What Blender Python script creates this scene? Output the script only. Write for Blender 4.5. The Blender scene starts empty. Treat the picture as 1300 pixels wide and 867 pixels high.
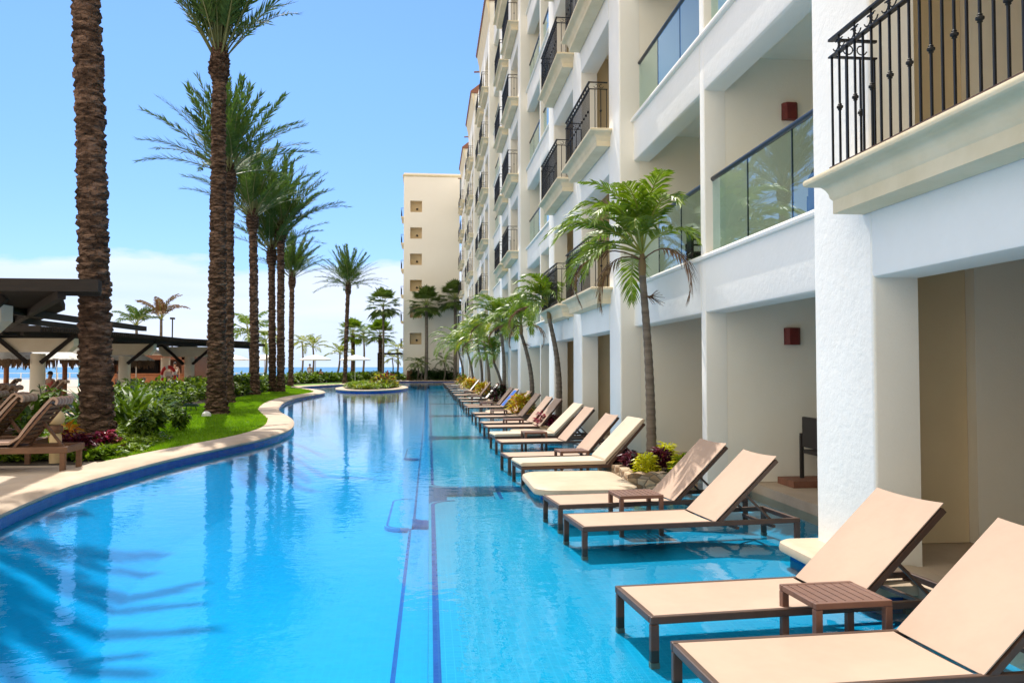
import bpy, bmesh, math, random
from math import sin, cos, pi, radians as R
from mathutils import Vector, Matrix
from mathutils.geometry import tessellate_polygon
random.seed(7)
S = bpy.context.scene
COL = S.collection

# ------------------------------------------------------------------ mesh builder
class MB:
    def __init__(s): s.v = []; s.f = []; s.m = []
    def add(s, vs, fs, mat=0):
        n = len(s.v); s.v += [tuple(p) for p in vs]
        for f in fs: s.f.append(tuple(i + n for i in f)); s.m.append(mat)
    def box(s, x0, x1, y0, y1, z0, z1, mat=0):
        s.add([(x0,y0,z0),(x1,y0,z0),(x1,y1,z0),(x0,y1,z0),(x0,y0,z1),(x1,y0,z1),(x1,y1,z1),(x0,y1,z1)],
              [(3,2,1,0),(4,5,6,7),(0,1,5,4),(1,2,6,5),(2,3,7,6),(3,0,4,7)], mat)
    def bar(s, p, q, w, h, mat=0, up=(0,0,1)):
        p = Vector(p); q = Vector(q); d = (q - p).normalized(); u = Vector(up)
        if abs(d.dot(u)) > .98: u = Vector((0,1,0))
        a = d.cross(u).normalized() * w / 2; b = a.cross(d).normalized() * h / 2
        vs = [p-a-b, p+a-b, p+a+b, p-a+b, q-a-b, q+a-b, q+a+b, q-a+b]
        s.add(vs, [(3,2,1,0),(4,5,6,7),(0,1,5,4),(1,2,6,5),(2,3,7,6),(3,0,4,7)], mat)
    def tube(s, pts, rad, n=8, mat=0, cap=True):
        pts = [Vector(p) for p in pts]
        if not hasattr(rad, '__len__'): rad = [rad] * len(pts)
        vs = []; prev = None
        for i, p in enumerate(pts):
            d = (pts[min(i+1, len(pts)-1)] - pts[max(i-1, 0)]).normalized()
            if prev is None:
                a = d.cross(Vector((0,0,1)) if abs(d.z) < .9 else Vector((0,1,0))).normalized()
            else:
                a = (prev - d * prev.dot(d)).normalized()
            prev = a; b = d.cross(a)
            for k in range(n):
                t = 2*pi*k/n; vs.append(p + (a*cos(t) + b*sin(t)) * rad[i])
        fs = []
        for i in range(len(pts)-1):
            for k in range(n):
                fs.append((i*n+k, i*n+(k+1)%n, (i+1)*n+(k+1)%n, (i+1)*n+k))
        if cap: fs.append(tuple(reversed(range(n)))); fs.append(tuple((len(pts)-1)*n+k for k in range(n)))
        s.add(vs, fs, mat)
    def lathe(s, prof, c=(0,0,0), n=24, mat=0):
        vs = []; fs = []
        for r, z in prof:
            for k in range(n):
                t = 2*pi*k/n; vs.append((c[0]+r*cos(t), c[1]+r*sin(t), c[2]+z))
        for i in range(len(prof)-1):
            for k in range(n): fs.append((i*n+k, i*n+(k+1)%n, (i+1)*n+(k+1)%n, (i+1)*n+k))
        fs.append(tuple(reversed(range(n)))); fs.append(tuple((len(prof)-1)*n+k for k in range(n)))
        s.add(vs, fs, mat)
    def prism(s, prof, axis, a0, a1, mat=0):
        n = len(prof)
        def P(p, a):
            if axis == 'x': return (a, p[0], p[1])
            if axis == 'y': return (p[0], a, p[1])
            return (p[0], p[1], a)
        vs = [P(p, a0) for p in prof] + [P(p, a1) for p in prof]
        fs = [tuple(range(n)), tuple(reversed(range(n, 2*n)))]
        for i in range(n): fs.append((i, n+i, n+(i+1)%n, (i+1)%n))
        s.add(vs, fs, mat)
    def build(s, name, mats, parent=None, solid=True, smooth=None, bevel=0, world=False, loc=None):
        me = bpy.data.meshes.new(name)
        me.from_pydata(s.v, [], s.f)
        if not isinstance(mats, (list, tuple)): mats = [mats]
        for m in mats: me.materials.append(m)
        if len(mats) > 1: me.polygons.foreach_set('material_index', s.m)
        if solid:
            b = bmesh.new(); b.from_mesh(me); bmesh.ops.recalc_face_normals(b, faces=b.faces); b.to_mesh(me); b.free()
        if smooth is not None:
            me.polygons.foreach_set('use_smooth', [True]*len(me.polygons))
            if smooth < 179: me.set_sharp_from_angle(angle=R(smooth))
        me.update()
        o = bpy.data.objects.new(name, me); COL.objects.link(o)
        if parent is not None:
            o.parent = parent
            if world: o.location = -parent.location
        if loc is not None: o.location = loc
        if bevel:
            md = o.modifiers.new('edge', 'BEVEL'); md.width = bevel; md.segments = 2; md.limit_method = 'ANGLE'; md.angle_limit = R(40)
        return o

def tag(o, label=None, cat=None, group=None, kind=None):
    if label: o['label'] = label
    if cat: o['category'] = cat
    if group: o['group'] = group
    if kind: o['kind'] = kind
    return o
def empty(name, loc=(0,0,0), rz=0, label=None, cat=None, group=None):
    o = bpy.data.objects.new(name, None); COL.objects.link(o); o.location = loc; o.rotation_euler = (0,0,rz)
    o.empty_display_size = .2
    return tag(o, label, cat, group)
def copy_tree(o, parent=None):
    c = o.copy(); COL.objects.link(c); c.parent = parent
    for ch in list(o.children): copy_tree(ch, c)
    return c
def structure(o): o['kind'] = 'structure'; return o

# ------------------------------------------------------------------ materials
def newmat(name):
    m = bpy.data.materials.new(name); m.use_nodes = True
    nt = m.node_tree; b = nt.nodes['Principled BSDF']
    return m, nt, b
def N(nt, t, **k):
    n = nt.nodes.new(t)
    for a, v in k.items():
        if a in n.inputs: n.inputs[a].default_value = v
        else: setattr(n, a, v)
    return n
def ramp(nt, fac, stops):
    r = nt.nodes.new('ShaderNodeValToRGB'); cr = r.color_ramp
    while len(cr.elements) < len(stops): cr.elements.new(.5)
    for e, (p, c) in zip(cr.elements, stops): e.position = p; e.color = (*c, 1)
    nt.links.new(fac, r.inputs[0]); return r.outputs[0]
def surf(name, c1, c2=None, rough=.8, scale=3., bump=0., bscale=40., coord='Object', stretch=(1,1,1), metal=0, spec=.5, detail=4, bdist=.02):
    m, nt, b = newmat(name)
    L = nt.links.new
    c2 = c2 or tuple(x*.85 for x in c1)
    tc = N(nt, 'ShaderNodeTexCoord'); mp = N(nt, 'ShaderNodeMapping'); mp.inputs['Scale'].default_value = stretch
    L(tc.outputs[coord], mp.inputs[0])
    no = N(nt, 'ShaderNodeTexNoise', Scale=scale, Detail=float(detail), Roughness=.6); L(mp.outputs[0], no.inputs[0])
    L(ramp(nt, no.outputs[0], [(.35, c2), (.65, c1)]), b.inputs['Base Color'])
    b.inputs['Roughness'].default_value = rough; b.inputs['Metallic'].default_value = metal
    b.inputs['Specular IOR Level'].default_value = spec
    if bump:
        n2 = N(nt, 'ShaderNodeTexNoise', Scale=bscale, Detail=5., Roughness=.6); L(mp.outputs[0], n2.inputs[0])
        bp = N(nt, 'ShaderNodeBump', Strength=bump, Distance=bdist); L(n2.outputs[0], bp.inputs['Height']); L(bp.outputs[0], b.inputs['Normal'])
    return m
def leafmat(name, c1, c2, trans=.35, scale=1.5, gloss=.35, coord='Object', spec=.3):
    m, nt, b = newmat(name); L = nt.links.new
    tc = N(nt, 'ShaderNodeTexCoord')
    no = N(nt, 'ShaderNodeTexNoise', Scale=scale, Detail=3.); L(tc.outputs[coord], no.inputs[0])
    wn = N(nt, 'ShaderNodeTexNoise', Scale=scale*9, Detail=2.); L(tc.outputs[coord], wn.inputs[0])
    ad = N(nt, 'ShaderNodeMath', operation='ADD'); L(no.outputs[0], ad.inputs[0]); L(wn.outputs[0], ad.inputs[1])
    mu = N(nt, 'ShaderNodeMath', operation='MULTIPLY'); L(ad.outputs[0], mu.inputs[0]); mu.inputs[1].default_value = .5
    col = ramp(nt, mu.outputs[0], [(.38, c2), (.62, c1)])
    L(col, b.inputs['Base Color']); b.inputs['Roughness'].default_value = gloss; b.inputs['Specular IOR Level'].default_value = spec
    tr = N(nt, 'ShaderNodeBsdfTranslucent')
    mc = N(nt, 'ShaderNodeMix', data_type='RGBA', blend_type='MULTIPLY'); mc.inputs[0].default_value = 1.
    L(col, mc.inputs[6]); mc.inputs[7].default_value = (1.3, 1.25, .5, 1); L(mc.outputs[2], tr.inputs[0])
    mx = N(nt, 'ShaderNodeMixShader'); mx.inputs[0].default_value = trans
    L(b.outputs[0], mx.inputs[1]); L(tr.outputs[0], mx.inputs[2])
    L(mx.outputs[0], nt.nodes['Material Output'].inputs[0])
    return m
def tilemat(name, c1, c2, size=.06, grout=(.25,.55,.7), rough=.25, axis=None):
    m, nt, b = newmat(name); L = nt.links.new
    tc = N(nt, 'ShaderNodeTexCoord'); mp = N(nt, 'ShaderNodeMapping')
    if axis:
        sp_ = N(nt, 'ShaderNodeSeparateXYZ'); L(tc.outputs['Object'], sp_.inputs[0]); cb_ = N(nt, 'ShaderNodeCombineXYZ')
        L(sp_.outputs[1], cb_.inputs[0]); L(sp_.outputs[2], cb_.inputs[1]); L(cb_.outputs[0], mp.inputs[0])
    else: L(tc.outputs['Object'], mp.inputs[0])
    br = N(nt, 'ShaderNodeTexBrick', offset=0.); L(mp.outputs[0], br.inputs[0])
    br.inputs['Color1'].default_value = (*c1,1); br.inputs['Color2'].default_value = (*c2,1); br.inputs['Mortar'].default_value = (*grout,1)
    br.inputs['Scale'].default_value = 1.; br.inputs['Mortar Size'].default_value = size*.05
    br.inputs['Brick Width'].default_value = size; br.inputs['Row Height'].default_value = size
    no = N(nt, 'ShaderNodeTexNoise', Scale=.35, Detail=3.); L(tc.outputs['Object'], no.inputs[0])
    mx = N(nt, 'ShaderNodeMix', data_type='RGBA', blend_type='MULTIPLY'); mx.inputs[0].default_value = 1.
    L(br.outputs[0], mx.inputs[6]); L(ramp(nt, no.outputs[0], [(.3,(.86,.9,.93)),(.7,(1,1,1))]), mx.inputs[7])
    L(mx.outputs[2], b.inputs['Base Color']); b.inputs['Roughness'].default_value = rough
    return m

M = {}
M['stucco'] = surf('white_stucco', (.88,.87,.835), (.82,.81,.775), .9, .8, .28, 15, bdist=.016, detail=7)
M['cream'] = surf('cream_stucco', (.88,.835,.72), (.86,.81,.69), .9, 1.1, .25, 55, bdist=.01)
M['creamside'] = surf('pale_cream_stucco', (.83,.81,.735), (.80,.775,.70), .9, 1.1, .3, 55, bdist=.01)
M['darkcream'] = surf('darkened_cream_stucco', (.74,.61,.40), (.70,.57,.36), .9, 1.0, .2, 50, bdist=.01)  # cream wall colour darkened to paint in the loggias' deep shade
M['wingwall'] = surf('warm_cream_stucco', (.83,.79,.71), (.81,.765,.685), .9, .4, .2, 30, bdist=.02)
M['ledge'] = surf('cream_cast_stone', (.74,.64,.45), (.66,.56,.37), .8, 2.5, .25, 30, bdist=.012)
M['iron'] = surf('black_iron', (.010,.009,.009), (.007,.007,.007), .5, 20, spec=.3)
M['browniron'] = surf('rusted_brown_iron', (.10,.055,.035), (.06,.03,.02), .6, 20)
M['blackrail'] = surf('navy_black_handrail', (.014,.02,.035), (.01,.014,.024), .3, 10)
M['terracotta'] = surf('terracotta_tile', (.24,.10,.06), (.18,.075,.045), .7, 6, .3, 30)
M['sconce'] = surf('dark_red_sconce', (.16,.018,.012), (.12,.012,.01), .6, 10)
M['door'] = surf('dark_brown_door', (.13,.07,.035), (.09,.045,.02), .5, 3, stretch=(8,8,1))
M['coping'] = surf('beige_stone_coping', (.52,.41,.305), (.43,.325,.235), .75, 2.2, .3, 45, detail=8, bdist=.012)
M['pad'] = surf('polished_sandstone', (.52,.415,.30), (.45,.345,.235), .6, 2.5, .2, 45, detail=8, bdist=.01)
M['paving'] = surf('beige_paving', (.50,.41,.33), (.40,.32,.25), .8, 1.2, .3, 30, detail=8, bdist=.012)
M['sling'] = surf('beige_sling_fabric', (.46,.33,.25), (.42,.298,.225), .85, 2.2, .3, 8, bdist=.008)
M['cushion'] = surf('ivory_cushion', (.57,.485,.38), (.53,.445,.34), .9, 4., .2, 60, bdist=.006)
M['alu'] = surf('brown_powder_coated_frame', (.085,.045,.030), (.065,.035,.024), .45, 8, .08, 200, bdist=.001)
M['tabletop'] = surf('brown_slat_table', (.17,.08,.052), (.13,.06,.04), .5, 6, .1, 100, stretch=(1,6,1), bdist=.001)
M['capplug'] = surf('grey_plastic_cap', (.30,.26,.2), None, .6, 10)
M['wood'] = surf('dark_pergola_timber', (.016,.011,.008), (.009,.006,.005), .8, 3, .4, 30, stretch=(1,8,8))
M['teak'] = surf('brown_teak', (.16,.075,.035), (.10,.045,.02), .6, 4, .2, 40, stretch=(1,8,8))
M['soil'] = surf('dark_soil', (.05,.035,.02), (.03,.02,.012), .95, 6, .6, 30)
M['lawn'] = surf('lawn_base', (.13,.25,.012), (.09,.19,.010), .9, 1.5, .6, 50, detail=8, bdist=.03)
M['grassblade'] = leafmat('grass_blade', (.24,.42,.02), (.14,.29,.012), .4, .8)
M['sand'] = surf('pale_sand', (.62,.52,.38), None, .9, 2)
M['datetrunk'] = None
M['stone'] = None
M['date'] = leafmat('date_palm_leaf', (.10,.17,.045), (.045,.095,.028), .28, 1.2, .6, spec=.15)
M['fan'] = leafmat('fan_palm_leaf', (.11,.17,.035), (.06,.11,.022), .2, 1.2, .4)
M['coco'] = leafmat('coconut_leaf', (.19,.29,.022), (.07,.145,.012), .3, 2.2, .4, spec=.3)
M['cocoy'] = leafmat('yellow_coconut_leaf', (.34,.36,.04), (.16,.24,.03), .35, 1.0, .3)  # yellower coconut leaf colour
M['dry'] = leafmat('dry_frond', (.22,.13,.07), (.11,.06,.035), .15, 4, .7)
M['petiole'] = surf('yellow_green_petiole', (.28,.30,.06), (.20,.24,.04), .5, 6)
M['datepet'] = surf('olive_petiole', (.15,.17,.06), (.10,.12,.04), .6, 6)
M['crownshaft'] = surf('green_brown_shaft', (.20,.16,.06), (.22,.11,.05), .6, 3)
M['greytrunk'] = surf('grey_ringed_trunk', (.20,.165,.13), (.10,.08,.062), .85, 2, .5, 8, stretch=(1,1,7), bdist=.02)
M['leaf1'] = leafmat('bright_leaf', (.22,.32,.03), (.10,.19,.016), .35, 1.4, .45)
M['leaf2'] = leafmat('mid_leaf', (.11,.18,.02), (.045,.10,.012), .3, 1.4, .42, spec=.35)
M['leafd'] = leafmat('dark_leaf', (.035,.085,.014), (.018,.05,.009), .25, 1.4, .3, spec=.5)
M['lime'] = leafmat('lime_leaf', (.66,.62,.03), (.42,.46,.02), .35, 5)
M['purple'] = leafmat('burgundy_leaf', (.14,.02,.05), (.06,.012,.03), .3, 6)
M['magenta'] = leafmat('magenta_leaf', (.36,.03,.10), (.16,.015,.05), .3, 6)
M['orange'] = leafmat('orange_croton_leaf', (.62,.22,.02), (.42,.30,.03), .3, 6)
M['white'] = surf('white_canvas', (.85,.83,.78), (.8,.78,.73), .8, 3)
M['thatch'] = surf('thatch', (.30,.20,.12), (.16,.10,.06), .95, 8, .8, 60, stretch=(6,6,1), bdist=.03)
M['orangewood'] = surf('orange_brown_post', (.36,.13,.045), (.27,.09,.03), .6, 5)
M['turq'] = surf('turquoise_paint', (.14,.42,.48), None, .6, 3)
M['barwood'] = surf('reddish_bar_wood', (.28,.10,.04), (.18,.06,.025), .5, 3, stretch=(6,6,1))
M['dark'] = surf('dark_interior', (.025,.02,.018), None, .8, 3)
M['red'] = surf('life_ring_red', (.70,.03,.025), None, .45, 3)
M['pure'] = surf('white_plastic', (.82,.82,.80), None, .4, 3)
M['skin'] = surf('skin', (.48,.27,.18), (.42,.23,.15), .6, 5)
M['hair'] = surf('dark_hair', (.03,.02,.015), None, .6, 10)
M['cloth_w'] = surf('white_cotton', (.8,.8,.78), None, .9, 8)
M['cloth_r'] = surf('coral_cotton', (.6,.12,.10), None, .9, 8)
M['cloth_b'] = surf('navy_cotton', (.03,.05,.15), None, .9, 8)
M['bluecloth'] = surf('blue_towel', (.02,.12,.5), None, .9, 8)
M['green_metal'] = surf('dark_green_metal', (.02,.06,.03), None, .5, 5)
M['tan'] = surf('tan_ceramic', (.62,.47,.26), (.5,.36,.18), .6, 5)
M['basecol'] = surf('plaster_column', (.86,.80,.67), (.82,.75,.61), .85, 2, .2, 40)

def trunkmat():
    m, nt, b = newmat('date_palm_bark'); L = nt.links.new
    tc = N(nt, 'ShaderNodeTexCoord')
    mp = N(nt, 'ShaderNodeMapping'); mp.inputs['Scale'].default_value = (1,1,3.5); L(tc.outputs['Object'], mp.inputs[0])
    vo = N(nt, 'ShaderNodeTexNoise', Scale=3.2, Detail=6., Roughness=.7); L(mp.outputs[0], vo.inputs[0])
    L(ramp(nt, vo.outputs[0], [(.32,(.018,.011,.008)),(.48,(.07,.042,.028)),(.66,(.25,.16,.115))]), b.inputs['Base Color'])
    b.inputs['Roughness'].default_value = .9; b.inputs['Specular IOR Level'].default_value = .2
    mp2 = N(nt, 'ShaderNodeMapping'); mp2.inputs['Scale'].default_value = (2,2,1); L(tc.outputs['Object'], mp2.inputs[0])
    n2 = N(nt, 'ShaderNodeTexNoise', Scale=18., Detail=5.); L(mp2.outputs[0], n2.inputs[0])
    bp = N(nt, 'ShaderNodeBump', Strength=.8, Distance=.04); L(n2.outputs[0], bp.inputs['Height']); L(bp.outputs[0], b.inputs['Normal'])
    return m
M['datetrunk'] = trunkmat()
def stonemat():
    m, nt, b = newmat('rubble_stone_wall'); L = nt.links.new
    tc = N(nt, 'ShaderNodeTexCoord'); mp = N(nt, 'ShaderNodeMapping'); mp.inputs['Scale'].default_value = (1,1,1.6); L(tc.outputs['Object'], mp.inputs[0])
    vo = N(nt, 'ShaderNodeTexVoronoi', Scale=8.); L(mp.outputs[0], vo.inputs[0])
    ve = N(nt, 'ShaderNodeTexVoronoi', Scale=8., feature='DISTANCE_TO_EDGE'); L(mp.outputs[0], ve.inputs[0])
    sep = N(nt, 'ShaderNodeSeparateColor'); L(vo.outputs['Color'], sep.inputs[0])
    c = ramp(nt, sep.outputs[0], [(0,(.20,.12,.06)),(.4,(.42,.28,.16)),(.7,(.52,.40,.27)),(1,(.32,.25,.19))])
    mx = N(nt, 'ShaderNodeMix', data_type='RGBA'); L(ramp(nt, ve.outputs[0], [(.02,(0,0,0)),(.08,(1,1,1))]), mx.inputs[0])
    mx.inputs[6].default_value = (.16,.12,.08,1); L(c, mx.inputs[7]); L(mx.outputs[2], b.inputs['Base Color'])
    b.inputs['Roughness'].default_value = .85
    bp = N(nt, 'ShaderNodeBump', Strength=.7, Distance=.03); L(ve.outputs[0], bp.inputs['Height']); L(bp.outputs[0], b.inputs['Normal'])
    return m
M['stone'] = stonemat()
def stripemat(name, cols, w=.07):
    m, nt, b = newmat(name); L = nt.links.new
    tc = N(nt, 'ShaderNodeTexCoord'); se = N(nt, 'ShaderNodeSeparateXYZ'); L(tc.outputs['Object'], se.inputs[0])
    mu = N(nt, 'ShaderNodeMath', operation='MULTIPLY'); L(se.outputs[1], mu.inputs[0]); mu.inputs[1].default_value = 1/w/len(cols)
    fr = N(nt, 'ShaderNodeMath', operation='FRACT'); L(mu.outputs[0], fr.inputs[0])
    r = N(nt, 'ShaderNodeValToRGB'); r.color_ramp.interpolation = 'CONSTANT'
    while len(r.color_ramp.elements) < len(cols): r.color_ramp.elements.new(.5)
    for i, (e, c) in enumerate(zip(r.color_ramp.elements, cols)): e.position = i/len(cols); e.color = (*c,1)
    L(fr.outputs[0], r.inputs[0]); L(r.outputs[0], b.inputs['Base Color']); b.inputs['Roughness'].default_value = .9
    return m
M['towel'] = stripemat('striped_towel', [(.36,.25,.19),(.30,.16,.12),(.38,.28,.22),(.24,.15,.12)], .055)
M['towel2'] = stripemat('striped_cushion', [(.36,.26,.2),(.41,.33,.26),(.29,.19,.15)], .06)

M['tile'] = tilemat('turquoise_mosaic', (.0,.355,.75), (.0,.33,.71), .06, (.0,.37,.77))
M['tilewall'] = tilemat('turquoise_wall_mosaic', (.0,.28,.62), (.0,.24,.56), .06, (.02,.34,.64), axis='w')
M['navywall'] = tilemat('navy_wall_mosaic', (.004,.04,.26), (.006,.06,.34), .06, (.02,.08,.3), axis='w')
M['tileshelf'] = tilemat('pale_turquoise_mosaic', (.004,.33,.57), (.002,.30,.53), .05, (.02,.38,.62))
M['tiledark'] = tilemat('navy_waterline_mosaic', (.004,.04,.26), (.006,.06,.34), .06, (.02,.08,.3))

def watermat():
    m, nt, b = newmat('pool_water'); L = nt.links.new; nt.nodes.remove(b)
    tc = N(nt, 'ShaderNodeTexCoord')
    n1 = N(nt, 'ShaderNodeTexNoise', Scale=1.1, Detail=3., Roughness=.5); L(tc.outputs['Object'], n1.inputs[0])
    n2 = N(nt, 'ShaderNodeTexNoise', Scale=6., Detail=3., Roughness=.5); L(tc.outputs['Object'], n2.inputs[0])
    b1 = N(nt, 'ShaderNodeBump', Strength=.14, Distance=.035); L(n1.outputs[0], b1.inputs['Height'])
    b2 = N(nt, 'ShaderNodeBump', Strength=.22, Distance=.012); L(n2.outputs[0], b2.inputs['Height']); L(b1.outputs[0], b2.inputs['Normal'])
    fr = N(nt, 'ShaderNodeFresnel', IOR=1.24); L(b2.outputs[0], fr.inputs['Normal'])
    tr = N(nt, 'ShaderNodeBsdfTransparent'); tr.inputs[0].default_value = (.72,.93,.97,1)
    gl = N(nt, 'ShaderNodeBsdfGlossy', Roughness=.01); gl.inputs[0].default_value = (1,1,1,1); L(b2.outputs[0], gl.inputs['Normal'])
    mx = N(nt, 'ShaderNodeMixShader'); L(fr.outputs[0], mx.inputs[0]); L(tr.outputs[0], mx.inputs[1]); L(gl.outputs[0], mx.inputs[2])
    L(mx.outputs[0], nt.nodes['Material Output'].inputs[0]); return m
M['water'] = watermat()
def glassmat():
    m, nt, b = newmat('balcony_glass'); L = nt.links.new; nt.nodes.remove(b)
    fr = N(nt, 'ShaderNodeFresnel', IOR=2.4)
    tr = N(nt, 'ShaderNodeBsdfTransparent'); tr.inputs[0].default_value = (.84,.94,.93,1)
    gl = N(nt, 'ShaderNodeBsdfGlossy', Roughness=.0); gl.inputs[0].default_value = (.85,.97,1,1)
    ge = N(nt, 'ShaderNodeNewGeometry'); iv = N(nt, 'ShaderNodeMath', operation='SUBTRACT'); iv.inputs[0].default_value = 1.; L(ge.outputs['Backfacing'], iv.inputs[1])
    mu = N(nt, 'ShaderNodeMath', operation='MULTIPLY'); L(fr.outputs[0], mu.inputs[0]); L(iv.outputs[0], mu.inputs[1])
    mx = N(nt, 'ShaderNodeMixShader'); L(mu.outputs[0], mx.inputs[0]); L(tr.outputs[0], mx.inputs[1]); L(gl.outputs[0], mx.inputs[2])
    L(mx.outputs[0], nt.nodes['Material Output'].inputs[0]); return m
M['glass'] = glassmat()
m, nt, b = newmat('dark_door_glass'); b.inputs['Base Color'].default_value = (.03,.05,.06,1); b.inputs['Roughness'].default_value = .05; M['doorglass'] = m
def seamat():
    m, nt, b = newmat('sea_water'); L = nt.links.new
    tc = N(nt, 'ShaderNodeTexCoord'); mp = N(nt, 'ShaderNodeMapping'); mp.inputs['Scale'].default_value = (.02,.006,1); L(tc.outputs['Object'], mp.inputs[0])
    n1 = N(nt, 'ShaderNodeTexNoise', Scale=1., Detail=5.); L(mp.outputs[0], n1.inputs[0])
    L(ramp(nt, n1.outputs[0], [(.35,(.004,.10,.24)),(.65,(.01,.17,.33))]), b.inputs['Base Color'])
    b.inputs['Roughness'].default_value = .35; b.inputs['Specular IOR Level'].default_value = .25; return m
M['sea'] = seamat()

# ------------------------------------------------------------------ camera, light, world
cam = bpy.data.cameras.new('camera'); co = bpy.data.objects.new('camera', cam); COL.objects.link(co)
cam.sensor_width = 36; cam.lens = 36*1000/1300; cam.clip_start = .05; cam.clip_end = 60000
yaw, pitch = R(5.991), R(1.8615)
co.location = (0, 0, 1.6); co.rotation_euler = (pi/2 + pitch, 0, -yaw)
S.camera = co
rx, sy = .15, .58            # sun direction: -x and +y per unit of height
sd = Vector((-rx, sy, 1)).normalized()
el = math.asin(sd.z); az = math.atan2(sd.x, sd.y)
sl = bpy.data.lights.new('sun', 'SUN'); sl.energy = 4.1; sl.angle = R(.53); sl.color = (1, .94, .84)
so = bpy.data.objects.new('sun', sl); COL.objects.link(so); so.rotation_euler = sd.to_track_quat('Z', 'Y').to_euler(); so.location = (-10, 40, 60)
w = bpy.data.worlds.new('World'); S.world = w; w.use_nodes = True; nt = w.node_tree; L = nt.links.new
bg = nt.nodes['Background']; sky = N(nt, 'ShaderNodeTexSky', sky_type='NISHITA', sun_disc=False, sun_elevation=el, sun_rotation=az, altitude=0., air_density=1.1, dust_density=.3, ozone_density=3.)
tc = N(nt, 'ShaderNodeTexCoord'); se = N(nt, 'ShaderNodeSeparateXYZ'); L(tc.outputs['Generated'], se.inputs[0])
tint = N(nt, 'ShaderNodeMix', data_type='RGBA', blend_type='MULTIPLY'); tint.inputs[0].default_value = 1.; L(sky.outputs[0], tint.inputs[6]); tint.inputs[7].default_value = (.64,.85,1.07,1)
hz = N(nt, 'ShaderNodeMapRange'); L(se.outputs[2], hz.inputs[0]); hz.inputs[1].default_value = .35; hz.inputs[2].default_value = .1; tint2 = N(nt, 'ShaderNodeMix', data_type='RGBA', blend_type='MULTIPLY'); L(hz.outputs[0], tint2.inputs[0]); L(tint.outputs[2], tint2.inputs[6]); tint2.inputs[7].default_value = (.90,.86,1.02,1)
mp = N(nt, 'ShaderNodeMapping'); mp.inputs['Scale'].default_value = (1,1,3.2); L(tc.outputs['Generated'], mp.inputs[0])
n1 = N(nt, 'ShaderNodeTexNoise', Scale=4.5, Detail=7., Roughness=.55); L(mp.outputs[0], n1.inputs[0])
# cloud bank: dense under about 7.5 degrees, its upper edge broken by the noise
ma = N(nt, 'ShaderNodeMath', operation='MULTIPLY_ADD'); L(n1.outputs[0], ma.inputs[0]); ma.inputs[1].default_value = -.10; L(se.outputs[2], ma.inputs[2])
mr = N(nt, 'ShaderNodeMapRange'); L(ma.outputs[0], mr.inputs[0]); mr.inputs[1].default_value = .083; mr.inputs[2].default_value = .071; mr.inputs[3].default_value = 0.; mr.inputs[4].default_value = .93
n3 = N(nt, 'ShaderNodeTexNoise', Scale=2.2, Detail=5.); mp3 = N(nt, 'ShaderNodeMapping'); mp3.inputs['Scale'].default_value = (1,1,9); L(tc.outputs['Generated'], mp3.inputs[0]); L(mp3.outputs[0], n3.inputs[0])
cc = ramp(nt, n3.outputs[0], [(.3,(.72,.84,1.0)),(.7,(1,1,1.05))])
cs = N(nt, 'ShaderNodeMix', data_type='RGBA', blend_type='MULTIPLY'); cs.inputs[0].default_value = 1.; L(cc, cs.inputs[6]); cs.inputs[7].default_value = (5.9,6.3,7.1,1)
mix = N(nt, 'ShaderNodeMix', data_type='RGBA'); L(mr.outputs[0], mix.inputs[0]); L(tint2.outputs[2], mix.inputs[6]); L(cs.outputs[2], mix.inputs[7])
# unseen bright cloud added behind, overhead and left, to whiten the fill light
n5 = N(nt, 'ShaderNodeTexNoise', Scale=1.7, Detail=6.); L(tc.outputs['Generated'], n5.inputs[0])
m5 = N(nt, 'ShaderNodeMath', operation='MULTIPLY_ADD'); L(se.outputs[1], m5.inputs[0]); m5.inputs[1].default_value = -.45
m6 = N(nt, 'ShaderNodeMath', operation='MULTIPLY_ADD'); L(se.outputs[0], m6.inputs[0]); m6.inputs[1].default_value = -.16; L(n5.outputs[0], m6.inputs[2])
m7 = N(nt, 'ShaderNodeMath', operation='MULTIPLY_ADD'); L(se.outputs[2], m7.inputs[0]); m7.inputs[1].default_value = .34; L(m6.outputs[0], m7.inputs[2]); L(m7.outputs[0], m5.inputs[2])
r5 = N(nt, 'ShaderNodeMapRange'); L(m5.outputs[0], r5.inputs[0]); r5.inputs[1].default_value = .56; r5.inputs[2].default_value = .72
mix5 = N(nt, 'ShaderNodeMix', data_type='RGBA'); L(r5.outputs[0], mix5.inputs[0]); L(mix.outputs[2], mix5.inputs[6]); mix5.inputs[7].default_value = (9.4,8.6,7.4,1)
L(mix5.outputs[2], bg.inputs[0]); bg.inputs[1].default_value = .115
S.view_settings.view_transform = 'Standard'; S.view_settings.look = 'None'; S.view_settings.gamma = 1; S.view_settings.exposure = .58
S.view_settings.use_curve_mapping = False
S.cycles.max_bounces = 10; S.cycles.diffuse_bounces = 7; S.cycles.transparent_max_bounces = 16; S.cycles.glossy_bounces = 4; S.cycles.transmission_bounces = 4
S.cycles.use_denoising = True; S.cycles.caustics_reflective = False; S.cycles.caustics_refractive = False
S.cycles.use_adaptive_sampling = True; S.cycles.adaptive_threshold = .02

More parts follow.
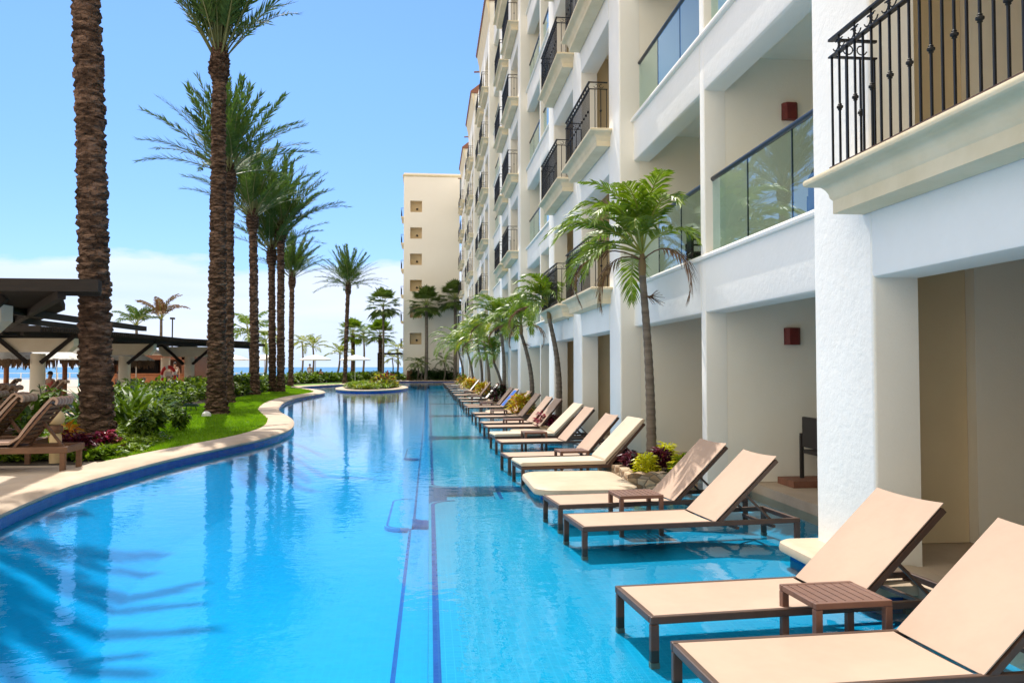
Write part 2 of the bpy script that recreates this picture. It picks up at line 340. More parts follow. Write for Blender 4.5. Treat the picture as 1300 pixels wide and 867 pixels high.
# ------------------------------------------------------------------ curves of the pool
def catmull(P, step=.5):
    P = [Vector((*p,)) for p in P]; out = []
    for i in range(len(P)-1):
        a, b, c, d = P[max(i-1,0)], P[i], P[i+1], P[min(i+2,len(P)-1)]
        n = max(2, int((c-b).length/step))
        for k in range(n):
            t = k/n
            out.append(.5*((2*b)+(-a+c)*t+(2*a-5*b+4*c-d)*t*t+(-a+3*b-3*c+d)*t**3))
    out.append(P[-1]); return out
def offset(P, d):
    out = []
    for i, p in enumerate(P):
        t = (P[min(i+1,len(P)-1)] - P[max(i-1,0)]).normalized(); n = Vector((-t.y, t.x))
        out.append(p + n*d)
    return out
inner = catmull([(-3.5,-4),(-3.5,2),(-3.75,5),(-4.15,7.4),(-4.38,9.0),(-4.48,10.4),(-4.38,11.6),(-4.18,13.3),(-3.72,15.5),(-3.42,17.05),(-3.31,19.0),(-3.51,20.97),(-3.98,23.34),(-4.80,26.34),(-5.38,29.0),(-6.05,33.85),(-6.33,38.5),(-6.16,42.4),(-6.0,46.0),(-6.4,49.0),(-7.52,52.96),(-9.0,57.1),(-9.5,61.1),(-8.4,65.2),(-6.94,69.6),(-5.2,75),(-3.6,80.5),(-2.7,83.6),(-.5,84.2),(5.2,84.2)], .45)
outer = offset(inner, .66)
cmid = offset(inner, .3)

def sheet(name, poly, z, mat, holes=()):
    loops = [[Vector((p[0], p[1], 0)) for p in poly]] + [[Vector((p[0], p[1], 0)) for p in h] for h in holes]
    tris = tessellate_polygon(loops); mb = MB(); flat = [v for l in loops for v in l]
    mb.add([(v.x, v.y, z) for v in flat], [tuple(t) for t in tris])
    o = mb.build(name, mat, solid=False)
    b = bmesh.new(); b.from_mesh(o.data)
    for f in b.faces:
        f.normal_update()
        if f.normal.z < 0: f.normal_flip()
    b.to_mesh(o.data); b.free()
    return structure(o)
pool_hole = [(p.x, p.y) for p in cmid] + [(5.2,-4)]
sheet('ground', [(-400,-300),(400,-300),(400,100),(-400,100)], .13, M['paving'], [pool_hole])
sheet('sea', [(-30000,-2000),(30000,-2000),(30000,40000),(-30000,40000)], -3., M['sea'])
mb = MB(); mb.box(-400,400,100,100.3,-4,.13); structure(mb.build('beach_edge', M['sand']))

# coping: bull-nosed stone band
mb = MB(); prof = [(.66,.0),(.66,.165),(.10,.17),(.02,.155),(-.03,.12),(-.03,.09),(.0,.065),(.04,.055),(.04,.0)]
ring = [offset(inner, d) for d, z in prof]; n = len(prof)
vs = []; fs = []
for i in range(len(inner)):
    for j, (d, z) in enumerate(prof): vs.append((ring[j][i].x, ring[j][i].y, z))
for i in range(len(inner)-1):
    for j in range(n-1): fs.append((i*n+j, i*n+j+1, (i+1)*n+j+1, (i+1)*n+j))
mb.add(vs, fs); structure(mb.build('pool_coping', M['coping'], smooth=50))
# pool walls: navy waterline band over turquoise
def wall_strip(path, z0, z1, name, mat):
    mb = MB(); vs = []; fs = []
    for p in path: vs += [(p.x,p.y,z0),(p.x,p.y,z1)]
    for i in range(len(path)-1): fs.append((2*i,2*i+1,2*i+3,2*i+2))
    mb.add(vs, fs); return structure(mb.build(name, mat, solid=False))
FD = .66
wl = offset(inner, .02)
wall_strip(wl, -.07, .07, 'pool_waterline_tiles', M['navywall'])
fl = offset(inner, -1.3)
mbf = MB(); vs = []; rows_ = [offset(inner, .02), offset(inner, -.4), offset(inner, -.85), fl]; zz_ = [-.07, -.24, -.46, -FD]
for r_, z_ in zip(rows_, zz_): vs += [(p.x, min(p.y, 84.25), z_) for p in r_]
K_ = len(fl); fs = [(j*K_+i, j*K_+i+1, (j+1)*K_+i+1, (j+1)*K_+i) for j in range(3) for i in range(K_-1)]
mbf.add(vs, fs); structure(mbf.build('pool_floor_slope', M['tile'], solid=False, smooth=180))
sheet('pool_floor', [(p.x, p.y) for p in fl] + [(5.2,-4)], -FD, M['tile'])
wp = [(p.x, p.y) for p in wl] + [(5.2,-4)]
wt = sheet('pool_water', wp, 0., M['water'])

def rrect(x0, x1, y0, y1, r, n=6, corners=(1,1,0,0)):
    # corners: near-left, far-left rounded
    P = []
    if corners[0]:
        for k in range(n+1): t = pi + pi/2*k/n; P.append((x0+r+r*cos(t), y0+r+r*sin(t)))
    else: P.append((x0,y0))
    P += [(x1,y0),(x1,y1)]
    if corners[1]:
        for k in range(n+1): t = pi/2 + pi/2*k/n; P.append((x0+r+r*cos(t), y1-r+r*sin(t)))
    else: P.append((x0,y1))
    return P
segs = [(-4,10.17),(11.22,18.66),(19.5,27.1),(27.96,36.1),(37,45.6),(46.5,54.1),(55,63),(64,72),(73,83.9)]
mb = MB(); st = MB()
def strip(stm, P, w, z):
    P = [Vector(p) for p in P]; A = offset(P, w/2); B_ = offset(P, -w/2)
    vs = []; fs = []
    for a, b in zip(A, B_): vs += [(a.x,a.y,z),(b.x,b.y,z)]
    for i in range(len(P)-1): fs.append((2*i,2*i+1,2*i+3,2*i+2))
    stm.add(vs, fs)
for i, (a, b) in enumerate(segs):
    mb.prism(rrect(0, 5.2, a, b, .3), 'z', -FD+.002, -.10)
    Pn = rrect(.05, 5.2, a+.05, b-.05, .28)
    k = 7
    path = ([(1.2, a+.05)] + [Pn[j] for j in range(k-1,-1,-1)] ) + [Pn[j] for j in range(len(Pn)-1, len(Pn)-1-k, -1)]
    strip(st, path, .045, -.096)
    if i < len(segs)-1:                              # entry steps between two shelves
        c = segs[i+1][0]
        mb.box(.25, 5.2, b+.002, c-.002, -FD+.005, -.22)
        mb.box(.9, 5.2, b+.002, c-.002, -.218, -.17)
        for xx in (.95, 1.45): st.box(xx, xx+.05, b+.02, c-.02, -.168, -.164)
structure(mb.build('sun_shelf', M['tileshelf']))
mb = MB(); mb.prism(rrect(-.23, -.003, 10.95, 83.9, .2), 'z', -FD+.003, -.5)
mb.prism(rrect(-.28, -.003, -4, 10.9, .1, corners=(0,1)), 'z', -FD+.005, -.61)
for q0 in (10.95, 19.3): mb.prism(rrect(-.62, -.235, q0, q0+2.5, .3), 'z', -FD+.004, -.61)
structure(mb.build('pool_step', M['tile']))
def edge_line(x0, y0, y1, r, z, near=True, xin=None):
    P = rrect(x0, xin, y0, y1, r); return [P[j] for j in range(6,-1,-1)] + [(x0, y1)]
strip(st, [(-.04,10.94)] + edge_line(-.2, 10.94, 83, .17, 0, xin=-.03), .035, -.496)
strip(st, [(-.25,-4),(-.25,10.85)], .035, -.606)
for q0 in (10.95, 19.3):
    Pn = rrect(-.58, -.27, q0+.04, q0+2.46, .26)
    strip(st, [(-.27,q0+.04)] + [Pn[j] for j in range(6,-1,-1)] + [Pn[j] for j in range(len(Pn)-1, len(Pn)-8, -1)] + [(-.27,q0+2.46)], .035, -.606)
structure(st.build('pool_line_tiles', M['tiledark'], solid=False))
# patios
mb = MB()
iron_secs = [(-1.63,6.47)] + [(13.4+15.15*k, 21.62+15.15*k) for k in range(5)]
def hit_iron(y): return any(a-.01 <= y <= b+.01 for a, b in iron_secs)
yb = sorted([-4.] + [v for s in iron_secs for v in s if v > -4] + [87.0])
for a, b in zip(yb, yb[1:]):
    x0 = 3.32 if hit_iron((a+b)/2) else 4.15
    mb.box(x0, 9.0, a, b, -1.03, .115)
structure(mb.build('patio_floor', M['coping']))

# island
icx, icy, irx, iry = -4.0, 57.0, 2.45, 7.2
def ell(k, n, s=1, d=0): t = 2*pi*k/n; return (icx+(irx*s+d)*cos(t), icy+(iry*s+d)*sin(t))
mb = MB(); n = 48; pr = [(0,-1.04),(0,.06),(.06,.1),(.05,.15),(-.02,.17),(-.6,.17),(-.6,.05)]
vs = [(*ell(k, n, 1, d), z) for k in range(n) for d, z in pr]; fs = []
for k in range(n):
    for j in range(len(pr)-1): fs.append((k*len(pr)+j, k*len(pr)+j+1, ((k+1)%n)*len(pr)+j+1, ((k+1)%n)*len(pr)+j))
for i, f in enumerate(fs): mb.add([], [])
mb.add(vs, fs); 
for i in range(len(mb.f)): mb.m[i] = 1 if i % (len(pr)-1) == 0 else 0
structure(mb.build('island_kerb', [M['coping'], M['tiledark']], solid=False))
sheet('island_soil', [ell(k, n, 1, -.58) for k in range(n)], .16, M['soil'])

# lawn and beds
hb = [(-5.2,13.2),(-5.5,14.4),(-6.0,16),(-6.6,19),(-6.9,21.6),(-8.6,28.5),(-9.0,36),(-9.2,44.6),(-9.5,52),(-11.2,57),(-12,62),(-10.8,68),(-9,74),(-6.5,80),(-4.3,84)]
hb = [tuple(p) for p in catmull(hb, .8)]
oc = [(p.x,p.y) for p in outer if 12.2 < p.y < 84 and p.x < -2.9]
lawn_poly = oc + [p for p in reversed(hb) if p[1] > 13]
sheet('lawn', lawn_poly, .15, M['lawn'])
bed = [(-5.15,12.5)] + hb + [(-9,86),(-14.5,75),(-15,60),(-12,52),(-11.4,44),(-11.0,36),(-10.6,30),(-9.6,24),(-8.6,20),(-7.6,16.5),(-6.9,14),(-6.4,12.5)]
sheet('planting_bed', bed, .14, M['soil'])
def inside(p, poly):
    x, y = p; c = False; j = len(poly)-1
    for i in range(len(poly)):
        xi, yi = poly[i]; xj, yj = poly[j]
        if (yi > y) != (yj > y) and x < (xj-xi)*(y-yi)/(yj-yi)+xi: c = not c
        j = i
    return c
mb = MB(); rnd = random.Random(3); cnt = 0
while cnt < 42000:
    y = 13 + 50*rnd.random()**1.9; x = rnd.uniform(-12,-3.9)
    if not inside((x,y), lawn_poly): continue
    cnt += 1; a = rnd.uniform(0,pi); wd = .012+.004*y/20; h = rnd.uniform(.03,.065); lx, ly = rnd.uniform(-.02,.02), rnd.uniform(-.02,.02)
    mb.add([(x-wd*cos(a),y-wd*sin(a),.15),(x+wd*cos(a),y+wd*sin(a),.15),(x+lx,y+ly,.15+h)], [(0,1,2)])
tag(mb.build('lawn_grass', M['grassblade'], solid=False), 'short bright green lawn grass beside the pool coping', 'grass', kind='stuff')

# ------------------------------------------------------------------ hotel building
FH = 2.9; NF = 6; TOP = 21.75
hotel = empty('hotel_building', (4.0, 40, 0), 0, 'long white hotel block with stacked iron and glass balconies along the right of the pool', 'building')
wall = MB(); inn = MB(); och = MB()
def pier(mb, x0, x1, y0, y1, z0, z1, r=.03):
    P = []
    for (cx_, cy_, t0) in ((x0+r, y0+r, pi), (x1, y0, None), (x1, y1, None), (x0+r, y1-r, pi/2)):
        if t0 is None: P.append((cx_, cy_)); continue
        for k in range(5): t = t0 + pi/2*k/4; P.append((cx_+r*cos(t), cy_+r*sin(t)))
    mb.prism(P, 'z', z0, z1)
OPEN_IRON = []; GLASS = []; DIV = []
for (a, b) in iron_secs:
    ys = [(a, a+.83), (a+3.5, a+4.5), (b-.9 if b > 10 else b-.9, b)]
    for p in ys: pier(wall, 3.3, 3.66, p[0], p[1], -1.0, TOP+.6)
    for (o0, o1) in ((ys[0][1], ys[1][0]), (ys[1][1], ys[2][0])):
        OPEN_IRON.append((o0, o1))
        for k in range(-1, NF):
            zt = 2.27 + FH*(k+1); zb = 2.98 + FH*(k+1)
            if k == NF-1: zb = TOP+.6
            prof = [(3.3, zb),(3.3, zt+.03),(3.309, zt+.009),(3.33, zt),(3.66, zt),(3.66, zb)]
            wall.prism(prof, 'y', o0, o1)
for (a, b), (c, d) in zip(iron_secs, iron_secs[1:] + [(87.0, 90)]):
    g0, g1 = b, c; mid = (g0+g1)/2 - .09
    if g1 - g0 < 6: mid = None
    bays = [(g0, mid), (mid+.17, g1)] if mid else [(g0, g1)]
    for k in range(0, NF+1):
        zt = 2.3 + FH*k; zb = 2.985 + FH*k
        if k == NF: zb = TOP
        for y0, y1 in bays:
            wall.prism([(3.55, zb),(3.55, zt+.04),(3.556, zt+.015),(3.575, zt+.003),(3.60, zt),(3.83, zt),(3.83, zb)], 'y', y0, y1)
        if k < NF:
            wall.prism([(3.495,zb+.002),(3.488,zb+.03),(3.498,zb+.058),(3.84,zb+.06),(3.84,zb+.002)], 'y', g0+.002, g1-.002)
    if mid:
        DIV.append(mid)
        pier(wall, 3.55, 3.83, mid, mid+.17, -1.0, 2.985, .015)
        for k in range(NF): pier(wall, 3.55, 3.83, mid, mid+.17, 3.045+FH*k, 2.985+FH*(k+1) if k < NF-1 else TOP, .015)
        inn.box(3.832, 7.0, mid+.002, mid+.168, .12, TOP-.5)
    for k in range(NF):
        for y0, y1 in bays: GLASS.append((y0, y1, 3.045+FH*k))
LOG = []
# party walls beside iron sections, slabs, back walls
for (a, b) in iron_secs:
    inn.box(3.662, 7.0, a+.002, a+.168, .12, TOP-.5); inn.box(3.662, 7.0, b-.17, b-.002, .12, TOP-.5)
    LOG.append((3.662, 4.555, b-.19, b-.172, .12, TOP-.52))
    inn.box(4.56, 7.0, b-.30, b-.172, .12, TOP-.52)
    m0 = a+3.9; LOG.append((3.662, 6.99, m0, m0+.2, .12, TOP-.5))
for k in range(NF+1):
    for (a, b) in zip(yb, yb[1:]):
        pass
    inn.box(3.835, 6.98, -1.6, 87, 2.76+FH*k, 2.97+FH*k)
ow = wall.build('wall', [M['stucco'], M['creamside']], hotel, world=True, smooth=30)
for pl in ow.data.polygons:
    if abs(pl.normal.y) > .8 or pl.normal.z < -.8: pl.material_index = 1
mbk = MB(); mbk.box(7.002, 7.3, -1.7, 87, -.9, TOP); mbk.box(3.662,7.3,-1.9,-1.702,-.9,TOP); mbk.box(3.55,12,-1.7,90,TOP+.002,TOP+.2); mbk.box(11.7,12,-1.7,90,-.9,TOP); mbk.box(7.302,11.698,-1.9,-1.7,-.9,TOP)
mbk.build('rear_wall', M['cream'], hotel, world=True)
inn.build('partition_wall', M['cream'], hotel, world=True)
for bb in LOG: q = MB(); q.box(*bb); q.build('loggia_wall', M['darkcream'], hotel, world=True)
# sliding doors on each bay (glass in dark frame)
dm = MB(); dm.box(0,.05,0,2.5,0,2.15,1)
dm.box(-.03,0,0,.06,0,2.15,0); dm.box(-.03,0,2.44,2.5,0,2.15,0); dm.box(-.03,0,1.22,1.28,0,2.15,0); dm.box(-.03,0,.06,1.22,2.09,2.15,0); dm.box(-.03,0,1.28,2.44,2.09,2.15,0)
doorp = dm.build('sliding_door', [M['door'], M['doorglass']], hotel)
ndoor = 0
for (o0, o1) in OPEN_IRON[1:5]:
    for k in range(-1, 4):
        zz = .12 if k < 0 else 3.0+FH*k-.02
        o = doorp if ndoor == 0 else doorp.copy()
        if ndoor: COL.objects.link(o); o.parent = hotel
        o.location = Vector((6.94, o0+.05, zz)) - hotel.location; ndoor += 1
for (y0, y1, z) in [g for g in GLASS if g[0] < 26]:
    o = doorp.copy(); COL.objects.link(o); o.parent = hotel; o.location = Vector((6.94, y0+.3, z-.05)) - hotel.location
for y0 in (6.47, 9.93, 21.62, 25.08):
    o = doorp.copy(); COL.objects.link(o); o.parent = hotel; o.location = Vector((6.94, y0+.3, .12)) - hotel.location
# iron balcony: moulded ledge + railing
W_ = 2.68
lm = MB(); lp = [(0,-.29),(.255,-.29),(.255,-.19),(.27,-.17),(.275,-.14),(.29,-.105),(.315,-.075),(.35,-.06),(.385,-.056),(.40,-.045),(.405,-.025),(.40,-.006),(.385,.002),(.0,.002)]
def lring(d, z):
    e = max(0, d-.255)*1.15 if d > 0 else None
    return e
n = len(lp)
rows = []
for d, z in lp:
    e = .10 + max(0., d-.255)*1.2
    if z > 0: e = .10 + .13*1.2
    rows.append([(.002, -e, z), (-d, -e, z), (-d, W_+e, z), (.002, W_+e, z)])
rows[0] = [(.002,-.10,-.29),(-.01,-.10,-.29),(-.01,W_+.10,-.29),(.002,W_+.10,-.29)]
rows[-1] = [(.002,-.25,.002),(-.01,-.25,.002),(-.01,W_+.25,.002),(.002,W_+.25,.002)]
vs = [p for r_ in rows for p in r_]; fs = []
for i in range(n-1):
    for j in range(3): fs.append((i*4+j, i*4+j+1, (i+1)*4+j+1, (i+1)*4+j))
lm.add(vs, fs)
ledgeo = lm.build('balcony', M['ledge'], hotel, smooth=35)
rm = MB(); xr = -.35; y0r, y1r = .09, W_-.09
rm.box(xr-.02, xr+.02, y0r-.02, y1r+.02, .955, .972)            # top rail
rm.box(xr-.02, xr+.02, y0r-.02, y1r+.02, .83, .842)
for ye in (y0r, y1r):
    rm.box(xr+.022, -.003, ye-.014, ye+.014, .955, .972); rm.box(xr+.022, -.003, ye-.014, ye+.014, .83, .842)
    rm.box(xr+.022, -.003, ye-.012, ye+.012, .02, .034)
def knot(x, y, z):
    rm.lathe([(.006,-.028),(.016,-.02),(.012,-.014),(.023,-.006),(.023,.006),(.012,.014),(.016,.02),(.006,.028)], (x,y,z), 8)
nb = 24
def balu(x, y, kn, z1=.831):
    rm.box(x-.0065, x+.0065, y-.0065, y+.0065, .02, z1)
    if kn: knot(x, y, .43)
for i in range(nb+1):
    y = y0r + (y1r-y0r)*i/nb; balu(xr, y, i % 2 == 1)
for ye in (y0r, y1r):
    for j, xx in enumerate((-.24, -.13, -.02)): balu(xx, ye, j % 2 == 1)
def arc(c, r, a0, a1, ax, n=9):
    pts = []
    for k in range(n+1):
        t = a0+(a1-a0)*k/n; rr = r*(1-.45*k/n) if r > 0 else -r
        d, e = rr*cos(t), rr*sin(t)
        pts.append((c[0], c[1]+d, c[2]+e) if ax == 'y' else (c[0]+d, c[1], c[2]+e))
    rm.tube(pts, .0055, 4)
for i in range(nb//2):
    yc = y0r + (y1r-y0r)*(i+.5)/(nb/2)
    arc((xr, yc-.04, .9), .045, -pi*.9, pi*.6, 'y'); arc((xr, yc+.04, .9), .045, pi*1.9, pi*.4, 'y')
    rm.box(xr-.005, xr+.005, yc-.005, yc+.005, .842, .955); rm.lathe([(.004,-.012),(.014,0),(.004,.012)], (xr,yc,.9), 6)
    rm.box(xr-.005, xr+.005, yc-.03, yc+.03, .915, .925)
for ye in (y0r, y1r):
    arc((-.22, ye, .9), .045, -pi*.9, pi*.6, 'x'); arc((-.12, ye, .9), .045, pi*1.9, pi*.4, 'x')
railo = rm.build('railing', M['iron'], ledgeo)
bm_ = MB(); bm_.box(xr-.02, xr+.02, y0r-.02, y1r+.02, .003, .02)
baseo = bm_.build('base_rail', M['browniron'], ledgeo)
first = True
for (o0, o1) in OPEN_IRON:
    if o0 < -1.2 and o0 < -1: continue
    for k in range(NF):
        if o0 < 2 and k > 2: continue
        if first: o = ledgeo; first = False
        else: o = copy_tree(ledgeo, hotel)
        o.location = Vector((3.3, o0 + ((o1-o0)-W_)/2, 3.05+FH*k)) - hotel.location
# glass balustrades
def glass_rail(W):
    g = MB(); n_ = 3; s = W/n_
    for i in range(n_): g.box(-.006, .006, i*s+.008, (i+1)*s-.008, .012, .97)
    o = g.build('glass_railing', M['glass'], hotel)
    h = MB(); h.tube([(0,.002,1.0),(0,W-.002,1.0)], .032, 12); 
    for i in (1,2): h.box(-.008,.008,i*s-.006,i*s+.006,.0,.97)
    h.build('handrail', M['blackrail'], o, smooth=40); return o
protos = {}
for (y0, y1, z) in GLASS:
    W = round(y1-y0, 2)
    if W not in protos: o = protos[W] = glass_rail(y1-y0)
    else: o = copy_tree(protos[W], hotel)
    o.location = Vector((3.66, y0, z)) - hotel.location
# wall lamps (dark red half boxes)
lm2 = MB(); lm2.prism([(-.1,0),(-.1,-.05),(-.06,-.09),(.06,-.09),(.1,-.05),(.1,0)], 'z', 0, .22)
lamp = lm2.build('wall_lamp', M['sconce'], hotel); nl = 0
for m0 in DIV[:2]:
    for k in range(0, 5):
        o = lamp if nl == 0 else lamp.copy()
        if nl: COL.objects.link(o); o.parent = hotel
        o.location = Vector((4.7, m0-.002, 1.89 if k == 0 else 1.94+FH*k)) - hotel.location; nl += 1
# eaves with tiled roofs over the iron sections
for (a, b) in iron_secs[1:]:
    ev = MB(); rf = MB()
    ev.prism([(3.298,21.0),(3.22,21.7),(3.10,22.25),(3.298,22.25)], 'y', a-.05, b+.05)
    rf.prism([(3.05,22.25),(3.05,22.33),(5.2,24.0),(5.2,22.25)], 'y', a-.15, b+.15)
    for i in range(38):
        y = a-.1 + (b-a+.2)*i/37; rf.tube([(3.04,y,22.34),(4.2,y,23.28)], .06, 6)
    ev.build('eave', M['ledge'], hotel, world=True); rf.build('roof', M['terracotta'], hotel, world=True)
for (a, b) in iron_secs[1:]:
    sp = MB(); sp.tube([(3.6,b+.8,21.6),(2.95,b+.8,21.55)], .06, 8); sp.build('drain_spout', M['terracotta'], hotel, world=True)

# hotel wing closing the far end
WY = 87.0
wing = empty('hotel_wing', (.5, WY, 0), 0, 'cream hotel wing with six square openings closing the far end of the pool', 'building')
mb = MB(); X0, X1, T = -2.85, 3.295, 22.6
mb.box(X0, -2.14, WY, WY+.4, -1, T); mb.box(-.86, X1, WY, WY+.4, -1, T)
zs = [4.72, 7.62, 10.55, 13.45, 16.35, 19.3]; edges = [-1.]
for z in zs: edges += [z-.63, z+.63]
edges.append(T)
for i in range(0, len(edges), 2): mb.box(-2.14, -.86, WY, WY+.4, edges[i], edges[i+1])
mb.box(X0, X0+.4, WY+.402, WY+14, -1, T); mb.box(X0+.4, X1, WY+13.6, WY+14, -1, T); mb.box(X0, X1+6, WY, WY+14, T+.202, T+.4)
mb.build('wall', M['wingwall'], wing, world=True)
c = MB(); c.prism([(WY+.3,T),(WY,T),(WY-.12,T+.1),(WY-.14,T+.2),(WY+.3,T+.2)], 'x', X0-.14, X1+.3); c.box(X0-.14,X0,WY,WY+14.1,T+.002,T+.2)
c.build('cornice', M['ledge'], wing, world=True)
wp0 = None
for i, z in enumerate(zs):
    if wp0 is None:
        q = MB(); q.box(-.66,.66,.9,.95,-.65,.65); q.box(-.66,-.645,.402,.9,-.65,.65); q.box(.645,.66,.402,.9,-.65,.65); q.box(-.645,.645,.402,.9,-.66,-.64); q.box(-.645,.645,.402,.9,.64,.66)
        wp0 = q.build('window_opening', M['darkcream'], wing); q = MB(); q.lathe([(.03,-.12),(.1,-.08),(.12,.02),(.05,.1)], (.1,.75,-.15), 10); q.build('lamp', M['dark'], wp0); o = wp0
    else: o = copy_tree(wp0, wing)
    o.location = Vector((-1.5, WY, z)) - wing.location
q = MB(); q.box(-.35,0,0,4,-.12,0); bo = q.build('balcony', M['ledge'], wing); q = MB()
q.box(-.34,-.32,0,4,.9,.94); q.box(-.34,-.02,0,.02,.9,.94)
for i in range(30): q.box(-.34,-.325,i*.135,i*.135+.012,0,.9)
for i in range(3): q.box(-.33+i*.12,-.318+i*.12,0,.012,0,.9)
q.build('railing', M['iron'], bo)
for i, z in enumerate(zs):
    o = bo if i == 0 else copy_tree(bo, wing); o.location = Vector((X0-.002, WY+1.2, z-.9)) - wing.location
q = MB(); q.box(.9,1.35,WY-.06,WY-.002,3.05,3.15); q.build('wall_lamp', M['dark'], wing, world=True)
tag(mb_ := (lambda m: (m.box(-5.6,-2.87,WY-.5,WY-.2,2.95,3.15), m.box(-5.6,-5.4,WY-.45,WY-.25,.13,2.95), m.build('dark_trellis', M['wood']))[2])(MB()), 'thin dark horizontal trellis beam beside the left corner of the cream wing', 'trellis')

# ------------------------------------------------------------------ pool loungers
def lounger(name, label, x, y, rz, back=43, cushion=False, towel=None, L_=2.12, W=.66):
    t = empty(name, (x, y, -.10), rz, label, 'lounger', 'sun loungers standing in the shallow pool shelf')
    H = .29; r = .045
    f = MB()
    f.box(0, L_, 0, r*.8, H-r, H); f.box(0, L_, W-r*.8, W, H-r, H)
    f.box(0, r*.8, r*.8, W-r*.8, H-r, H-.002); f.box(L_-r*.8, L_, r*.8, W-r*.8, H-r, H-.002)
    f.box(1.24, 1.275, r*.8, W-r*.8, H-r-.004, H-.022); f.box(.6,.63, r*.8, W-r*.8, H-r-.01, H-.036)
    f.build('frame', M['alu'], t, bevel=.006)
    for lx in (0.0, L_-.05):
        for ly in (0.0, W-.05):
            g = MB(); g.box(lx, lx+.05, ly+.001, ly+.037, .03, H-r-.001); lg = g.build('leg', M['alu'], t, bevel=.005)
            g = MB(); g.box(lx-.001, lx+.051, ly, ly+.038, 0, .03); g.build('foot_cap', M['capplug'], lg)
    # seat sling with a slight sag
    def sling(mb, xa, xb, za, zb, n=10, m_=8, sag=.012, t_=.006, yo=.03, bow=0):
        dx, dz = xb-xa, zb-za; ln = math.hypot(dx, dz); nx, nz = -dz/ln, dx/ln
        top = []; 
        for i in range(n+1):
            for j in range(m_+1):
                u, v = i/n, j/m_; s = -sag*4*v*(1-v)*min(1, 4*u*(1-u)+.25) ; e = bow*(1-4*v*(1-v))*u
                top.append((xa+dx*(u)+nx*s+dx/ln*e, yo+(W-2*yo)*v, za+dz*u+nz*s+dz/ln*e))
        bot = [(p[0]-nx*t_, p[1], p[2]-nz*t_) for p in top]; K = len(top)
        fs = []
        for i in range(n):
            for j in range(m_):
                a = i*(m_+1)+j; q = (a, a+1, a+m_+2, a+m_+1); fs.append(q); fs.append(tuple(K+z for z in reversed(q)))
        for i in range(n):
            for j in (0, m_): a = i*(m_+1)+j; fs.append((a, a+m_+1, K+a+m_+1, K+a))
        for j in range(m_):
            for i in (0, n): a = i*(m_+1)+j; fs.append((a, a+1, K+a+1, K+a))
        mb.add(top+bot, fs)
    s = MB(); sling(s, .03, 1.235, H-.002, H-.002, sag=.022); s.build('seat', M['sling'], t, smooth=50)
    a = R(back); bl = .84; px, pz = 1.265, H-.01
    bx, bz = px+bl*cos(a), pz+bl*sin(a)
    s = MB(); sling(s, px, bx, pz+.008, bz+.008, sag=.008, yo=.012, bow=.014)
    bk = s.build('backrest', M['sling'], t, smooth=50)
    s = MB()
    for yy in (.018, W-.018): s.bar((px+.014, yy, pz-.026), (bx+.014, yy, bz-.026), .028, .034)
    s.bar((bx-.01*cos(a), .03, bz-.03), (bx-.01*cos(a), W-.03, bz-.03), .03, .02)
    mx_, mz_ = px+.5*bl*cos(a), pz+.5*bl*sin(a)-.03
    for yy in (.06, W-.06): s.bar((mx_, yy, mz_), (px+.62, yy, H-.05), .02, .02)
    s.build('back_frame', M['alu'], bk)
    s = MB(); s.bar((1.5, .03, H-.075), (1.5, W-.03, H-.075), .03, .025); s.bar((1.87, .036, H-.075), (1.87, W-.036, H-.075), .03, .025)
    s.build('crossbar', M['alu'], t)
    if cushion or towel:
        def pad(mb, xa, xb, za, zb, th, y0, y1):
            dx, dz = xb-xa, zb-za; ln = math.hypot(dx,dz); nx, nz = -dz/ln, dx/ln; q = []
            prof = [(0,.0),(-.012,th*.3),(-.008,th*.75),(.02,th),(ln-.02,th),(ln+.008,th*.75),(ln+.012,th*.3),(ln,0)]
            P = [(xa+dx/ln*u+nx*v, za+dz/ln*u+nz*v) for u, v in prof]
            mb.prism(P, 'y', y0, y1)
        if cushion:
            c = MB(); pad(c, .0, 1.25, H+.006, H+.006, .055, .01, W-.01); pad(c, 1.27, bx+.02, pz+.05, bz+.02, .05, .01, W-.01)
            o = c.build('cushion', M['cushion'], t, bevel=.018)
        else:
            c = MB(); (pad(c, .5, 1.2, H+.004, H+.004, .012, .06, W-.1) if towel != M['bluecloth'] else None); pad(c, 1.3, 1.3+.86*cos(a)*bl, pz+.04, pz+.04+.86*sin(a)*bl, .012, .06, W-.1)
            o = c.build('towel', towel, t, bevel=.004)
    return t
